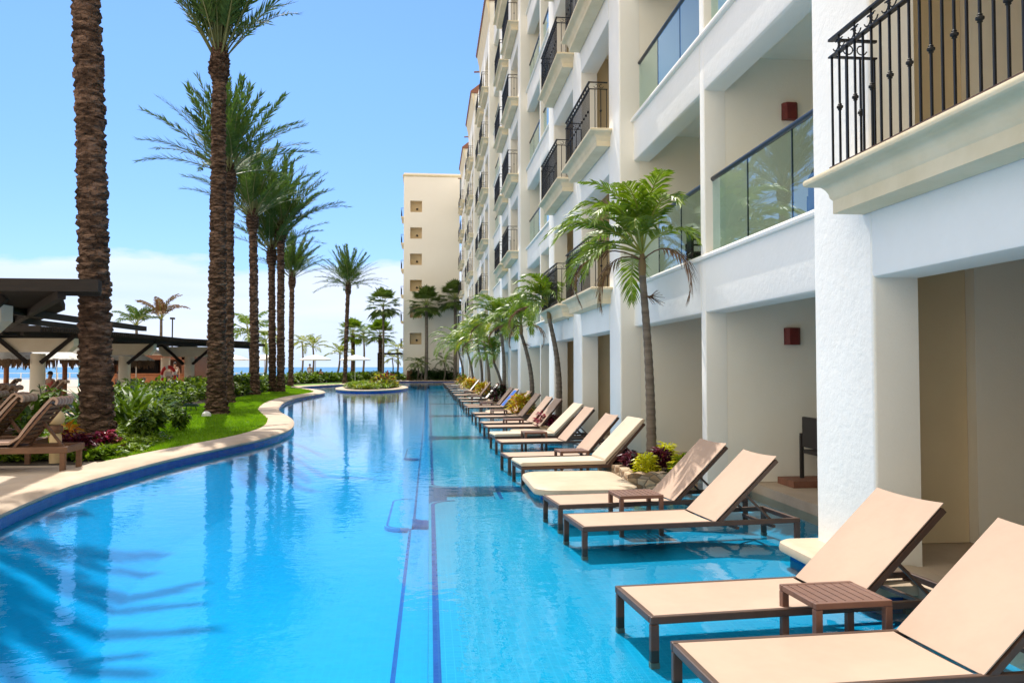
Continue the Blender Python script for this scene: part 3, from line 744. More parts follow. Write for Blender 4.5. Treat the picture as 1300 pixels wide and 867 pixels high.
LG = [ # near-foot Y, X, rot deg, back deg, cushion, towel, label
 (3.35,1.27,2.5,43,0,None,'nearest beige sling lounger, cut by the bottom right of the frame'),
 (4.39,1.25,4.5,43,0,None,'second beige sling lounger from the camera, just behind the nearer slatted table'),
 (6.90,1.35,5.5,43,0,None,'sunlit beige lounger beside the big white pillar, dark frame sticking out behind its back'),
 (8.02,1.32,6.0,44,0,None,'lounger whose shaded grey backrest rests before the near stone planter'),
 (11.1,1.30,6.0,47,1,None,'lounger with a thick ivory cushion just behind the rounded stone slab'),
 (12.40,1.24,6.0,48,0,None,'beige lounger right behind the one with the thick ivory cushion'),
 (14.80,1.34,5.0,48,0,None,'seventh lounger from the camera, near its own small table'),
 (15.9,1.33,6.0,46,1,None,'eighth lounger from the camera, with a pale cushion and grey back'),
 (18.6,1.38,6.0,50,0,None,'ninth lounger from the camera, beside the magenta planting'),
 (19.9,1.36,6.0,50,0,None,'tenth lounger from the camera, behind a small table'),
 (22.4,1.40,6.0,50,0,None,'eleventh lounger from the camera, before the orange crotons'),
 (24.0,1.38,6.0,52,0,None,'twelfth lounger from the camera, behind the orange crotons'),
 (27.9,1.36,5.0,48,0,'bluecloth','lounger with a blue towel hung over the top of its backrest'),
 (29.3,1.34,5.0,50,0,None,'lounger directly behind the one with the blue towel'),
 (32.6,1.35,5.0,50,0,None,'fifteenth lounger from the camera in the pool row'),
 (35.5,1.33,4.0,50,0,'cloth_w','sixteenth lounger from the camera, a white towel along it'),
 (39.5,1.32,4.0,52,0,None,'seventeenth lounger from the camera, between two small tables'),
 (41.0,1.30,4.0,50,0,None,'eighteenth lounger from the camera in the pool row'),
 (44.5,1.32,4.0,48,0,None,'nineteenth lounger from the camera in the pool row'),
 (48.5,1.30,4.0,50,0,'cloth_w','twentieth lounger from the camera, a white towel along it'),
 (52.5,1.30,4.0,50,0,None,'twenty-first lounger from the camera, small and far in the row'),
 (57.0,1.28,4.0,52,0,None,'fourth lounger from the far end of the pool row'),
 (61.5,1.28,4.0,50,0,'cloth_w','third lounger from the far end of the pool row'),
 (66.0,1.28,4.0,50,0,None,'second lounger from the far end of the pool row'),
 (71.0,1.26,4.0,50,0,None,'farthest lounger of the pool row, near the cream wing'),
]
for (y, x, rz, bk, cu, tw, lab) in LG:
    lounger('sun_lounger', lab, x, y, R(rz), bk, bool(cu), M[tw] if tw else None)

def side_table(label, x, y, rz):
    t = empty('side_table', (x, y, -.10), rz, label, 'table', 'slatted side tables between the pool loungers')
    a, b, H = .23, .205, .41
    f = MB()
    f.box(-a, a, -b, -b+.035, H-.035, H); f.box(-a, a, b-.035, b, H-.035, H)
    f.box(-a, -a+.035, -b+.036, b-.036, H-.035, H-.001); f.box(a-.035, a, -b+.036, b-.036, H-.035, H-.001)
    f.build('frame', M['tabletop'], t, bevel=.005)
    s = MB(); n = 7; w = (2*a-.074)/n
    for i in range(n): s.box(-a+.037+i*w+.004, -a+.037+(i+1)*w-.004, -b+.0365, b-.0365, H-.02, H-.002)
    s.build('tabletop', M['tabletop'], t, bevel=.002)
    for sx in (-1,1):
        for sy_ in (-1,1):
            g = MB(); x1 = sx*a; y1 = sy_*b
            g.box(min(x1,x1-sx*.042), max(x1,x1-sx*.042), min(y1,y1-sy_*.042), max(y1,y1-sy_*.042), 0, H-.036); g.build('leg', M['tabletop'], t, bevel=.004)
    return t
TB = [(2.32,4.36,3,'nearest slatted brown side table, between the two closest loungers'),
 (2.12,8.0,4,'slatted side table before the grey shaded backrest'),
 (2.22,12.22,5,'low table just behind the lounger with the thick ivory cushion'),
 (2.1,15.78,5,'side table beside the seventh and eighth loungers from the camera'),
 (2.1,19.72,5,'side table beside the tenth lounger from the camera'),
 (2.1,23.85,5,'side table beside the lounger behind the orange crotons'),
 (2.1,29.0,5,'side table beside the lounger with the blue towel'),
 (2.1,35.2,5,'side table beside the sixteenth lounger from the camera'),
 (2.1,42.2,5,'side table beside the eighteenth lounger from the camera')]
for x, y, r_, lab in TB: side_table(lab, x, y, R(r_))

# rounded stone slabs at the pool entries
def slab(label, x0, x1, y0, y1, r=.28, z=.03, h=.1):
    t = empty('stone_slab', ((x0+x1)/2, (y0+y1)/2, -.1), 0, label, 'slab')
    def rr(e, n=8):
        P = []; hx, hy = (x1-x0)/2+e, (y1-y0)/2+e; rad = r+e
        for (cx_, cy_, t0) in ((-hx+rad,-hy+rad,pi),(hx-rad,-hy+rad,1.5*pi),(hx-rad,hy-rad,0),(-hx+rad,hy-rad,.5*pi)):
            for k in range(n+1): q = t0+pi/2*k/n; P.append((cx_+rad*cos(q), cy_+rad*sin(q)))
        return P
    mb = MB(); prof = [(-.03,0),(-.005,.015),(0,.045),(-.01,.08),(-.04,h-.006),(-.08,h)]
    rings = [[(p[0],p[1],z+.1+zz) for p in rr(e)] for e, zz in prof]; n = len(rings[0]); vs = [v for q in rings for v in q]; fs = []
    for i in range(len(rings)-1):
        for k in range(n): fs.append((i*n+k, i*n+(k+1)%n, (i+1)*n+(k+1)%n, (i+1)*n+k))
    fs.append(tuple(range(n))); fs.append(tuple((len(rings)-1)*n+k for k in range(n)))
    mb.add(vs, fs); mb.build('top', M['pad'], t, smooth=40)
    mb = MB(); P = rr(-.09); mb.prism(P, 'z', -.9, z+.098); mb.build('base', M['tiledark'], t)
slab('rounded sandstone slab between the cushioned lounger and the near planter', 1.28, 2.60, 9.45, 11.15)
slab('pale stone slab wrapped round the foot of the big white pillar', 2.96, 3.64, 5.1, 6.6, .16)
slab('small stone slab at the second gap between shelves', 1.9, 2.9, 17.7, 18.9, .22)
slab('small stone slab at the third gap, before the palms', 1.9, 2.9, 25.9, 27.1, .22)

# ------------------------------------------------------------------ plants
def leaf(mb, p, d, up, ln, w, mat=0, fold=.25, curl=.2):
    d = d.normalized(); s = d.cross(up)
    if s.length < 1e-3: s = Vector((1,0,0))
    s.normalize(); u = s.cross(d)
    a = p; m = p + d*ln*.45 + u*ln*.06; t = p + d*ln - u*ln*curl
    mb.add([a, m+s*w/2+u*w*fold, t, m-s*w/2+u*w*fold, m], [(0,1,4),(1,2,4),(2,3,4),(3,0,4)], mat)
def shrub(mb, c, r, h, n, ln, w, rnd, mats=(0,), up=.5):
    c = Vector(c)
    for i in range(n):
        t = rnd.uniform(0, 2*pi); q = rnd.random()**.5; z = rnd.random()**.8
        rad = r*q*math.sqrt(max(0, 1-z*z*.85)); p = c + Vector((rad*cos(t), rad*sin(t), h*z*rnd.uniform(.75,1.05)))
        d = Vector((cos(t)*q+rnd.uniform(-.5,.5), sin(t)*q+rnd.uniform(-.5,.5), up*rnd.uniform(.2,1.6)))
        leaf(mb, p, d, Vector((rnd.uniform(-.4,.4), rnd.uniform(-.4,.4), 1)), ln*rnd.uniform(.6,1.2), w*rnd.uniform(.7,1.2), rnd.choice(mats), curl=rnd.uniform(0,.4))
def rosette(mb, c, n, ln, w, rnd, e0=50, e1=85, mat=0, seg=4):
    for i in range(n):
        a = rnd.uniform(0,2*pi); e = R(rnd.uniform(e0,e1)); l = ln*rnd.uniform(.7,1.1); p = Vector(c)+Vector((cos(a),sin(a),0))*.04; s = Vector((-sin(a),cos(a),0))
        vs = []; fs = []
        for k in range(seg+1):
            u = k/seg; ww = w*math.sin(pi*(.12+.85*u))*.5
            vs += [p-s*ww, p+s*ww]; p = p + Vector((cos(a)*cos(e), sin(a)*cos(e), sin(e)))*l/seg; e -= R(rnd.uniform(10,28))
        for k in range(seg): fs.append((2*k,2*k+1,2*k+3,2*k+2))
        mb.add(vs, fs, mat)
def frond(mb, base, az, e0, L_, bend, nl, ll, lw, rnd, vee=.45, sweep=50, droop=0., start=.18, mat=0, rmat=1, roll=0, rw=.02, seg=10, tipmin=.3, multi=0.):
    """pinnate frond: rachis arching from elevation e0, leaflets on both sides"""
    p = Vector(base); e = e0; pts = [p.copy()]; dirs = []; n = seg
    tw = rnd.uniform(-.06,.06)
    for i in range(n):
        d = Vector((cos(az)*cos(e), sin(az)*cos(e), sin(e))); dirs.append(d); p = p + d*L_/n; pts.append(p.copy()); e -= bend*(.4+1.2*i/n)/n; az += tw
    dirs.append(dirs[-1])
    mb.tube(pts, [rw*(1-.8*i/n) for i in range(n+1)], 3, rmat, cap=False)
    for i in range(nl):
        u = start + (1-start)*(i+.5)/nl; f = u*n; k = min(int(f), n-1); q = pts[k].lerp(pts[k+1], f-k); d = dirs[k]
        s = d.cross(Vector((0,0,1)));
        if s.length < .05: s = Vector((-sin(az), cos(az), 0))
        s.normalize(); up = s.cross(d)
        prof = math.sin(pi*min(1, (.22+.78*(u-start)/(1-start)) ** .8))**.6 if u < 1 else .3
        prof = max(tipmin, prof)
        swp = R(sweep*(1-.45*u)+rnd.uniform(-6,6))
        for sg in (-1,1):
            if rnd.random() < .04: continue
            vee_ = vee + (rnd.uniform(-multi, multi) if multi else 0.)
            ld = (d*cos(swp) + s*sg*sin(swp)*cos(vee_) + up*sin(swp)*sin(vee_)*rnd.uniform(.5,1.3)).normalized()
            l = ll*prof*rnd.uniform(.85,1.1)
            if droop > 0:
                m = q + ld*l*.45 - Vector((0,0,1))*droop*l*.12; t = q + ld*l*.8 - Vector((0,0,1))*droop*l*.55
                wv = d*lw/2
                mb.add([q-wv*.5, q+wv*.5, m+wv, m-wv, t], [(0,1,2,3),(3,2,4)], mat)
            else:
                m = q + ld*l*.4; t = q + ld*l; wv = ld.cross(up).normalized()*lw/2
                mb.add([q, m+wv, t, m-wv], [(0,1,2,3)], mat)

def date_crown(seed, n=40, L_=3.2, e_lo=8, e_hi=88):
    rnd = random.Random(seed); mb = MB()
    for i in range(n):
        az = i*2.39996 + rnd.uniform(-.2,.2); f = (i+.5)/n
        e = R(e_hi - (e_hi-e_lo)*f**.9 + rnd.uniform(-5,5))
        frond(mb, (.14*cos(az)*f,.14*sin(az)*f,-.25*f), az, e, L_*rnd.uniform(.88,1.05), R(14+34*f), 48, .46, .055, rnd, vee=.35, sweep=46, start=.22, rw=.026, tipmin=.6, multi=.85)
    return mb
def palm_trunk(base, top, r0, r1, step=.105, seed=0, n=8, lip=.042, curve=0):
    rnd = random.Random(seed); mb = MB(); H = top.z-base.z; rows = int(H/step)
    def C(z):
        t = (z-base.z)/H; return base.lerp(top, t) + Vector((curve*math.sin(pi*t), 0, 0))
    def rad(z):
        h = z-base.z; t = h/H; r = r0+(r1-r0)*t**.8; r += .10*r0/.36*max(0, 1-h/.9)**2
        return r
    pts = [C(base.z+H*i/24) for i in range(25)]
    mb.tube(pts, [rad(p.z)*.97 for p in pts], 20)
    for i in range(rows):
        z = base.z + (i+.4)*H/rows
        for k in range(n):
            t = 2*pi*(k+.5*(i%2)+.17*i+rnd.uniform(-.22,.22))/n; zz = z+rnd.uniform(-.04,.04); c = C(zz); r = rad(zz); w = pi/n*1.3*rnd.uniform(.8,1.15)
            lp_ = lip*rnd.uniform(.25,1.5); dz = step*rnd.uniform(.4,.7)
            def P(a, rr, z_): return (c.x+rr*cos(a), c.y+rr*sin(a), z_)
            mb.add([P(t-w, r*.96, zz-step*.75), P(t+w, r*.96, zz-step*.75), P(t-w*.75, r+lp_, zz+dz*.6), P(t+w*.75, r+lp_, zz+dz*.6), P(t-w*.8, r*.95, zz+dz+.01), P(t+w*.8, r*.95, zz+dz+.01), P(t, r+lp_*1.1, zz-step*.2)],
                   [(0,1,6),(0,6,2),(1,3,6),(2,6,3),(2,3,5,4),(0,2,4),(1,5,3)])
    return mb
def boot(top, r, h, seed):
    """bulb of cut leaf bases under the crown"""
    rnd = random.Random(seed); mb = MB(); R_ = lambda t: r*(1+ .8*math.sin(pi*min(1,t*.95+.05))**.8 )*(1-.35*t)
    mb.lathe([(R_(t/8)*.9, -h+h*t/8) for t in range(9)], top, 16)
    for i in range(14):
        t = i/14; z = -h+h*t
        for k in range(10):
            a = 2*pi*(k+.5*(i%2))/10+rnd.uniform(-.1,.1); rr = R_(t); o = rr+rnd.uniform(.03,.10); zz = top[2]+z
            c = Vector((cos(a),sin(a),0)); s = Vector((-sin(a),cos(a),0))*.055; b = Vector((top[0],top[1],zz))
            mb.add([b+c*rr*.85-s*1.3, b+c*rr*.85+s*1.3, b+c*o+s+Vector((0,0,.13)), b+c*o-s+Vector((0,0,.13)), b+c*rr*.8+Vector((0,0,.2))], [(0,1,2,3),(2,4,3),(0,3,4),(1,4,2)])
    return mb
crowns = {}
def date_palm(label, base, top, r0, r1, cL, cs, rot=0, scale=1., curve=0, cz=0, n=46, e_lo=32, e_hi=88):
    base = Vector((*base, .12)); top = Vector(top)
    t = empty('date_palm', base, 0, label, 'palm tree', 'tall date palms along the lawn')
    tr = palm_trunk(Vector((0,0,0)), top-base, r0, r1, seed=cs*7+1, curve=curve, step=.105 if base.y < 30 else .17, n=8).build('trunk', M['datetrunk'], t, solid=False)
    tp = top-base
    boot((tp.x,tp.y,tp.z+.1), r1*1.02, 1.15*scale, cs).build('boot', M['datetrunk'], t, solid=False)
    key = (cs % 3, n, e_lo, e_hi)
    if key not in crowns:
        mb = date_crown(cs % 3 + 11, n=n, e_lo=e_lo, e_hi=e_hi); o = mb.build('crown', [M['date'], M['datepet']], t, solid=False); crowns[key] = o.data
    else:
        o = bpy.data.objects.new('crown', crowns[key]); COL.objects.link(o); o.parent = t
    o.location = tp + Vector((0,0,.0)); o.rotation_euler = (0,0,rot); s = cL/3.2; o.scale = (s,s,s)
    return t
date_palm('nearest date palm, its thick trunk leaning left out of the top of the frame', (-5.99,15.07), (-6.56,15.07,12.6), .265, .18, 2.7, 1, 2.2, curve=.05, n=64, e_lo=0)
date_palm('date palm with thick trunk standing on the lawn, crown at the top edge', (-6.51,25.13), (-6.55,25.1,11.5), .285, .165, 4.0, 2, 1.1, e_lo=56)
date_palm('date palm hidden behind the lawn palm, its crown showing both sides of that trunk', (-8.12,33.0), (-8.17,33,9.75), .22, .165, 3.7, 3, 2.0, e_lo=26)
date_palm('date palm with a bulbous brown boot, first of the cluster behind the lawn palm', (-8.98,42.11), (-9.2,42.1,9.7), .21, .175, 3.9, 4, .7)
date_palm('left of the two close date palms whose trunks nearly touch', (-9.13,47.44), (-9.26,47.4,8.6), .19, .16, 3.5, 5, 1.9)
date_palm('right of the two close date palms whose trunks nearly touch', (-8.58,47.0), (-8.67,47,9.9), .20, .175, 4.0, 6, 3.3)
date_palm('slimmer date palm right of the cluster, trunk partly behind its neighbours', (-10.43,61.12), (-10.39,61.1,8.6), .17, .145, 3.3, 7, 5.1)
date_palm('lone date palm standing against the clouds above the far pool bank', (-7.5,71.5), (-7.25,71.5,9.1), .16, .14, 3.4, 8, 4.0, e_lo=8)

def coco_crown(seed, n=14, L_=1.45, ll=.46, nl=36, lw=.044, e=(12,86), bend=125, droop=.5, start=.24, rw=.018, wall=False):
    rnd = random.Random(seed); mb = MB()
    for i in range(n):
        az = i*2.39996 + rnd.uniform(-.25,.25); f = (i+.5)/n
        if wall: az = R(72) + (az % (2*pi))*R(222)/(2*pi)          # fronds grow away from the hotel wall
        frond(mb, (0,0,0), az, R(e[1]-(e[1]-e[0])*f+rnd.uniform(-6,6)), L_*rnd.uniform(.85,1.1), R(bend*rnd.uniform(.8,1.15)), nl, ll, lw, rnd, vee=.35, sweep=58, droop=droop, start=start, rw=rw)
    return mb
def slim_trunk(base, top, r0, r1, curve=.1, rings=1, n=12, cdir=(1,0)):
    mb = MB(); pts = []; rad = []; H = (top-base).length; K = max(20, int(H/.06)) if rings else 16
    for i in range(K+1):
        t = i/K; p = base.lerp(top, t) + Vector((cdir[0]*curve*math.sin(pi*t), cdir[1]*curve*math.sin(pi*t), 0)); pts.append(p)
        r = r0+(r1-r0)*t + .5*r0*max(0, 1-t*H/.35)**2; rad.append(r*(1+.045*((i % 2)*2-1)*rings))
    mb.tube(pts, rad, n); return mb
def pool_palm(label, base, top, seed, s=1., r0=.075, r1=.045, curve=.08, mat='coco', dead=1, L_=1.5, n=17):
    b = Vector(base); tp = Vector(top)-b
    t = empty('pool_palm', b, 0, label, 'palm tree', 'small palms in the stone planters')
    slim_trunk(Vector((0,0,0)), tp-Vector((0,0,.32)), r0, r1, curve).build('trunk', M['greytrunk'], t, smooth=60)
    g = MB(); g.tube([tp-Vector((0,0,.34)), tp-Vector((0,0,.2)), tp], [r1*1.05, r1*1.25, r1*.6], 10); g.build('crownshaft', M['crownshaft'], t, smooth=60)
    c = coco_crown(seed, n=n, L_=L_, wall=True).build('crown', [M[mat], M['petiole']], t, solid=False); c.location = tp-Vector((0,0,.03)); c.scale = (s,s,s)
    if dead:
        rnd = random.Random(seed+5); d = MB()
        for az in ((pi*1.1, pi*1.62, pi*.6) if dead > 1 else (pi*.97,)):
            frond(d, tp-Vector((0,0,.12)), az+rnd.uniform(-.2,.2), R(20), 1.5*s, R(170), 34, .32*s, .035, rnd, vee=.2, sweep=28, droop=.9, rw=.014, start=.3)
        # dry flower stalk
        for k in range(26):
            a = rnd.uniform(-.6,.9); l = rnd.uniform(.12,.34); p0 = tp-Vector((0,0,.62))
            d.tube([p0, p0+Vector((.1*l/.3, -.05, -.02)), p0+Vector((cos(a)*l, -.1*rnd.random(), sin(a)*l*.6-.08))], .0035, 3, 1, cap=False) if dead > 1 else None
        d.build('dead_frond', [M['dry'], M['dry']], t, solid=False)
    return t
pool_palm('nearest pool palm, full green crown before the glass balconies and a brown frond hanging', (3.20,11.15,.18), (3.06,11.1,3.26), 21, 1.1, .078, .05, .03, 'coco', 2, L_=1.42, n=18)
pool_palm('second pool palm, curved grey trunk from the magenta planting', (3.22,19.6,.18), (2.98,19.5,3.15), 22, 1.0, .085, .05, .12, 'coco', 1, L_=1.35)
pool_palm('third pool palm with a brown drooping frond, trunk bowed right', (3.2,24.6,.18), (2.85,24.4,2.95), 23, 1.0, .085, .05, .14, 'coco', 2, L_=1.3)
pool_palm('fourth pool palm, taller bushy crown above the loungers', (3.05,32.5,.18), (2.95,32.5,3.45), 24, 1.25, .09, .06, .08, 'coco', 1, L_=1.6, n=16)
pool_palm('short pool palm with an arching crown, before the fourth palm', (3.15,33.8,.18), (2.75,33.6,2.1), 25, .95, .07, .05, .1, 'coco', 0, L_=1.5)
pool_palm('pool palm with yellowish crown, fifth full-height one along the wall', (3.1,41.0,.18), (2.85,41,3.0), 26, 1.25, .09, .06, .1, 'cocoy', 1, L_=1.7, n=15)
pool_palm('pool palm sixth in height order along the wall, small and bright', (3.1,46.5,.18), (2.8,46.5,3.4), 27, 1.25, .09, .06, .1, 'coco', 1, L_=1.7, n=15)
pool_palm('pool palm farther along the wall, beyond the yellowish one', (3.0,54,.18), (2.6,54,2.9), 28, 1.3, .09, .06, .1, 'coco', 0, L_=1.8, n=15)
pool_palm('farthest pool palm against the cream wing, bushy head', (2.9,66,.18), (2.4,66,3.3), 29, 1.5, .1, .07, .1, 'coco', 0, L_=1.9, n=15)

# planters
def planter(label, x0, x1, y0, y1, plants, z=.19):
    t = empty('stone_planter', ((x0+x1)/2,(y0+y1)/2,-.1), 0, label, 'planter', 'stone planters along the hotel wall')
    mb = MB(); th = .16; rnd = random.Random(int(y0*10))
    def wavy(a, b, m_): return [a.lerp(b, k/m_) for k in range(m_+1)]
    # irregular stone ring
    c = [(x0,y0),(x1,y0),(x1,y1),(x0,y1)]; ci = [(x0+th,y0+th),(x1-th,y0+th),(x1-th,y1-th),(x0+th,y1-th)]
    vs = []; K = 14; P = []; Q = []
    for s_ in range(4):
        A, B_ = Vector(c[s_]), Vector(c[(s_+1)%4]); a, b = Vector(ci[s_]), Vector(ci[(s_+1)%4])
        for k in range(K): P.append(A.lerp(B_, k/K)+Vector((rnd.uniform(-.018,.018), rnd.uniform(-.018,.018)))); Q.append(a.lerp(b, k/K))
    n = len(P); cx_, cy_, cz_ = t.location
    for p, q in zip(P, Q):
        zt = z+rnd.uniform(-.018,.018)
        vs += [(p.x-cx_,p.y-cy_,0.02),(p.x-cx_+rnd.uniform(-.01,.01),p.y-cy_+rnd.uniform(-.01,.01),.15),(p.x-cx_,p.y-cy_,zt+.1-.02),(p.x-cx_+.0,p.y-cy_,zt+.1),(q.x-cx_,q.y-cy_,zt+.1),(q.x-cx_,q.y-cy_,z)]
    fs = []
    for k in range(n):
        for j in range(5): fs.append((k*6+j, k*6+j+1, ((k+1)%n)*6+j+1, ((k+1)%n)*6+j))
    mb.add(vs, fs); mb.build('stone_rim', M['stone'], t, smooth=40)
    s = MB(); s.box(x0+.1-cx_, x1-.1-cx_, y0+.1-cy_, y1-.1-cy_, 0.01, z+.04); s.build('soil', M['soil'], t)
    for (nm, lab, cat, x, y, r, h, n_, ln, wd, mats) in plants:
        q = MB(); shrub(q, (0,0,0), r, h, n_, ln, wd, rnd, tuple(range(len(mats))))
        o = q.build(nm, [M[m_] for m_ in mats], solid=False, loc=(x,y,z-.06)); tag(o, lab, cat, 'colourful shrubs in the stone planters')
planter('near stone planter of rubble rock holding the nearest pool palm', 2.62, 3.56, 10.22, 12.1, [
 ('lime_shrub','rounded lime yellow shrub at the front corner of the near stone planter','shrub',2.95,10.55,.17,.26,260,.09,.05,['lime']),
 ('burgundy_shrub','burgundy shrub between the two lime shrubs of the near planter','shrub',3.2,10.72,.2,.32,260,.12,.05,['purple']),
 ('burgundy_shrub','low burgundy shrub behind the palm foot in the near planter','shrub',2.9,11.5,.2,.2,240,.12,.05,['purple']),
 ('lime_shrub','lime shrub right of the grey backrest in the near planter','shrub',3.42,10.45,.17,.27,260,.1,.05,['lime','leaf1']),
 ('lime_shrub','upper lime shrub behind the burgundy one in the near planter','shrub',3.4,11.1,.16,.36,200,.1,.05,['lime']),
 ('burgundy_shrub','burgundy shrub at the left edge of the near planter','shrub',2.86,11.0,.16,.22,160,.12,.05,['purple'])])
planter('second stone planter with magenta leaves', 2.62, 3.25, 18.6, 20.6, [
 ('magenta_shrub','magenta leaved shrub at the foot of the second pool palm','shrub',2.9,19.1,.3,.3,320,.13,.06,['magenta','purple']),
 ('magenta_shrub','small magenta shrub behind the foot of the second pool palm','shrub',2.95,20.1,.25,.3,240,.13,.06,['magenta'])])
planter('third stone planter with orange crotons', 2.5, 3.25, 23.4, 26.2, [
 ('croton','orange and yellow croton beside the third pool palm','shrub',2.8,24.0,.38,.6,320,.2,.08,['orange','lime']),
 ('croton','red brown croton right of the orange one','shrub',3.05,25.2,.35,.5,280,.2,.08,['orange','purple','leafd'])])
planter('fourth stone planter in the shade of the taller palm', 2.5, 3.25, 31.8, 34.6, [
 ('green_shrub','dark green shrub in the fourth planter','shrub',2.85,32.3,.4,.7,320,.22,.09,['leafd','purple'])])
planter('fifth stone planter with yellow leaves', 2.5, 3.25, 40.0, 42.5, [
 ('lime_shrub','yellow shrub in the fifth planter from the camera','shrub',2.8,40.8,.45,.6,280,.22,.1,['lime','orange'])])
planter('sixth stone planter with yellow and orange leaves', 2.4, 3.25, 46.0, 55.5, [
 ('lime_shrub','yellow orange shrub in the long sixth planter','shrub',2.7,50.5,.6,.7,300,.26,.12,['lime','orange'])])
planter('farthest stone planter near the cream wing', 2.4, 3.25, 60.0, 68, [
 ('green_shrub','yellow green shrub in the farthest planter','shrub',2.7,62.5,.6,.8,260,.3,.12,['leaf1','orange'])])
# garden spotlight on near planter rim
q = MB(); q.lathe([(.05,0),(.055,.02),(.012,.03),(.012,.12)], n=10); q.tube([(0,0,.1),(0,-.06,.17)], [.03,.035], 8); q.bar((-.05,0,.12),(.05,0,.12),.012,.012)
tag(q.build('garden_spotlight', M['iron'], loc=(2.86,10.95,.2)), 'small black spotlight among the burgundy leaves of the near planter', 'spotlight')

# fan palms
def fan_crown(seed, n=34, R0=1.0, lo=-35):
    rnd = random.Random(seed); mb = MB()
    for i in range(n):
        az = i*2.39996; f = (i+.5)/n; e = R(85-(85-lo)*f+rnd.uniform(-6,6)); d = Vector((cos(az)*cos(e), sin(az)*cos(e), sin(e)))
        pl = R0*rnd.uniform(.5,.65); p = d*pl; mb.tube([(0,0,0), p*.6+Vector((0,0,.03)), p], .018, 3, 1, cap=False)
        s = d.cross(Vector((0,0,1))); s = s.normalized() if s.length > .1 else Vector((1,0,0)); u = s.cross(d)
        for k in range(15):
            a = R(-78+156*k/14); l = R0*.62*(1-.25*abs(a)/1.4)*rnd.uniform(.9,1.1); q = (d*cos(a)+s*sin(a)-u*.12*rnd.random()).normalized()
            w = q.cross(u).normalized()*l*.085; m_ = p+q*l*.6; t = p+q*l-Vector((0,0,1))*l*.18
            mb.add([p, m_+w, t, m_-w], [(0,1,2,3)])
    return mb
def fan_palm(label, base, h, r, cr, seed, mat='fan', trunk='greytrunk', lo=-35, lean=(0,0), skirt=0):
    t = empty('fan_palm', (*base,.12), 0, label, 'palm tree', 'fan palms at the far end of the pool'); tp = Vector((lean[0],lean[1],h-.12))
    slim_trunk(Vector((0,0,0)), tp, r, r*.8, .05, 1, 10).build('trunk', M[trunk], t, smooth=60)
    c = fan_crown(seed, R0=cr, lo=lo).build('crown', [M[mat], M['petiole']], t, solid=False); c.location = tp
    return t
fan_palm('thin tall fan palm silhouetted left of the cream wing', (-4.9,84.5), 8.1, .13, 1.9, 31, 'fan', lo=-45)
fan_palm('stout fan palm just left of the thin tall one', (-5.4,87.5), 5.1, .24, 1.75, 32, 'coco', 'datetrunk', -30)
fan_palm('shorter fan palm right of the lone date palm trunk', (-8.2,86), 5.2, .24, 1.7, 33, 'coco', 'datetrunk', -40)
fan_palm('taller fan palm against the left half of the cream wing wall', (-.35,84.9), 8.3, .2, 1.95, 34, 'fan', 'greytrunk', -40)
fan_palm('fan palm against the corner where the wing meets the hotel', (2.75,85.2), 9.0, .2, 2.0, 35, 'fan', 'greytrunk', -40)
# distant coconut palms
def coconut(label, base, h, s, seed, mat='cocoy', lean=.3, n=11, e=(-20,70)):
    t = empty('coconut_palm', (*base,.12), 0, label, 'palm tree', 'small coconut palms by the beach'); tp = Vector((lean,0,h-.12))
    slim_trunk(Vector((0,0,0)), tp, .11*max(.7,s), .07*max(.7,s), .15, 0, 8).build('trunk', M['greytrunk'], t, smooth=60)
    c = coco_crown(seed, n=n, L_=1.7, ll=.6, nl=20, lw=.075, e=e, bend=85, droop=.8, rw=.03).build('crown', [M[mat], M['petiole']], t, solid=False); c.location = tp; c.scale = (s,s,s)
coconut('young yellow green coconut palm leaning right, left of the lone date palm', (-9.6,82), 2.9, 1.1, 41, lean=.5, e=(10,80))
coconut('leftmost of two young coconut palms right of the date palm cluster', (-13.0,82), 4.1, 1.0, 42, lean=.1)
coconut('yellow coconut palm behind the far white parasol', (-12.1,83), 3.6, 1.1, 43, lean=.15, e=(10,85))
coconut('small coconut palm close to the left corner of the cream wing', (-3.7,90), 3.5, 1.25, 44, lean=.1)
coconut('ragged coconut palm between the shorter fan palm and the thin tall one', (-7.5,90), 5.3, 1.2, 45, 'coco', lean=.1)
coconut('low coconut palm near the foot of the cream wing corner', (-4.2,88.5), 2.5, .8, 46, lean=.1)
coconut('big coconut palm swaying behind the pergola, partly behind a date palm trunk', (-13.6,62), 4.3, 1.7, 47, 'coco', lean=-.2, n=13)
coconut('small coconut palm under the far end of the pergola', (-14.2,70), 3.9, 1.1, 48, 'cocoy', lean=.1)
coconut('wind blown coconut palm above the pergola roof, left one', (-22.2,62), 4.7, 1.4, 49, 'date', lean=.2, e=(30,85))
coconut('wind blown coconut palm above the pergola roof, right one', (-20.6,62), 5.2, 1.4, 50, 'dry', lean=.4, e=(40,88))
# low palms at the foot of the wing
for x, y, h, s, sd_, lab in ((-1.3,84.9,2.0,.85,51,'left of the pair of low palms at the foot of the cream wing'),(-.9,85.1,1.8,.8,52,'right of the pair of low palms at the foot of the cream wing'),(1.55,84.9,2.2,.85,53,'single low palm at the foot of the cream wing between two fan palm trunks')):
    coconut(lab, (x,y), h, s, sd_, 'fan', lean=0)
mb = MB(); rnd = random.Random(9)
for i in range(26): shrub(mb, (rnd.uniform(-1.9,3.2), rnd.uniform(85.0,86.4), .14), .6, rnd.uniform(.7,1.3), 90, .3, .16, rnd)
tag(mb.build('wing_hedge', M['leafd'], solid=False), 'dark low hedge along the foot of the cream wing', 'hedge')
q = MB(); q.prism([(-.35,0),(.35,0),(.28,1.1),(-.28,1.1)], 'y', -.25, .25); tag(q.build('terracotta_planter', M['terracotta'], loc=(-2.1,85.6,.12), bevel=.03), 'terracotta coloured block planter at the left foot of the cream wing', 'planter')

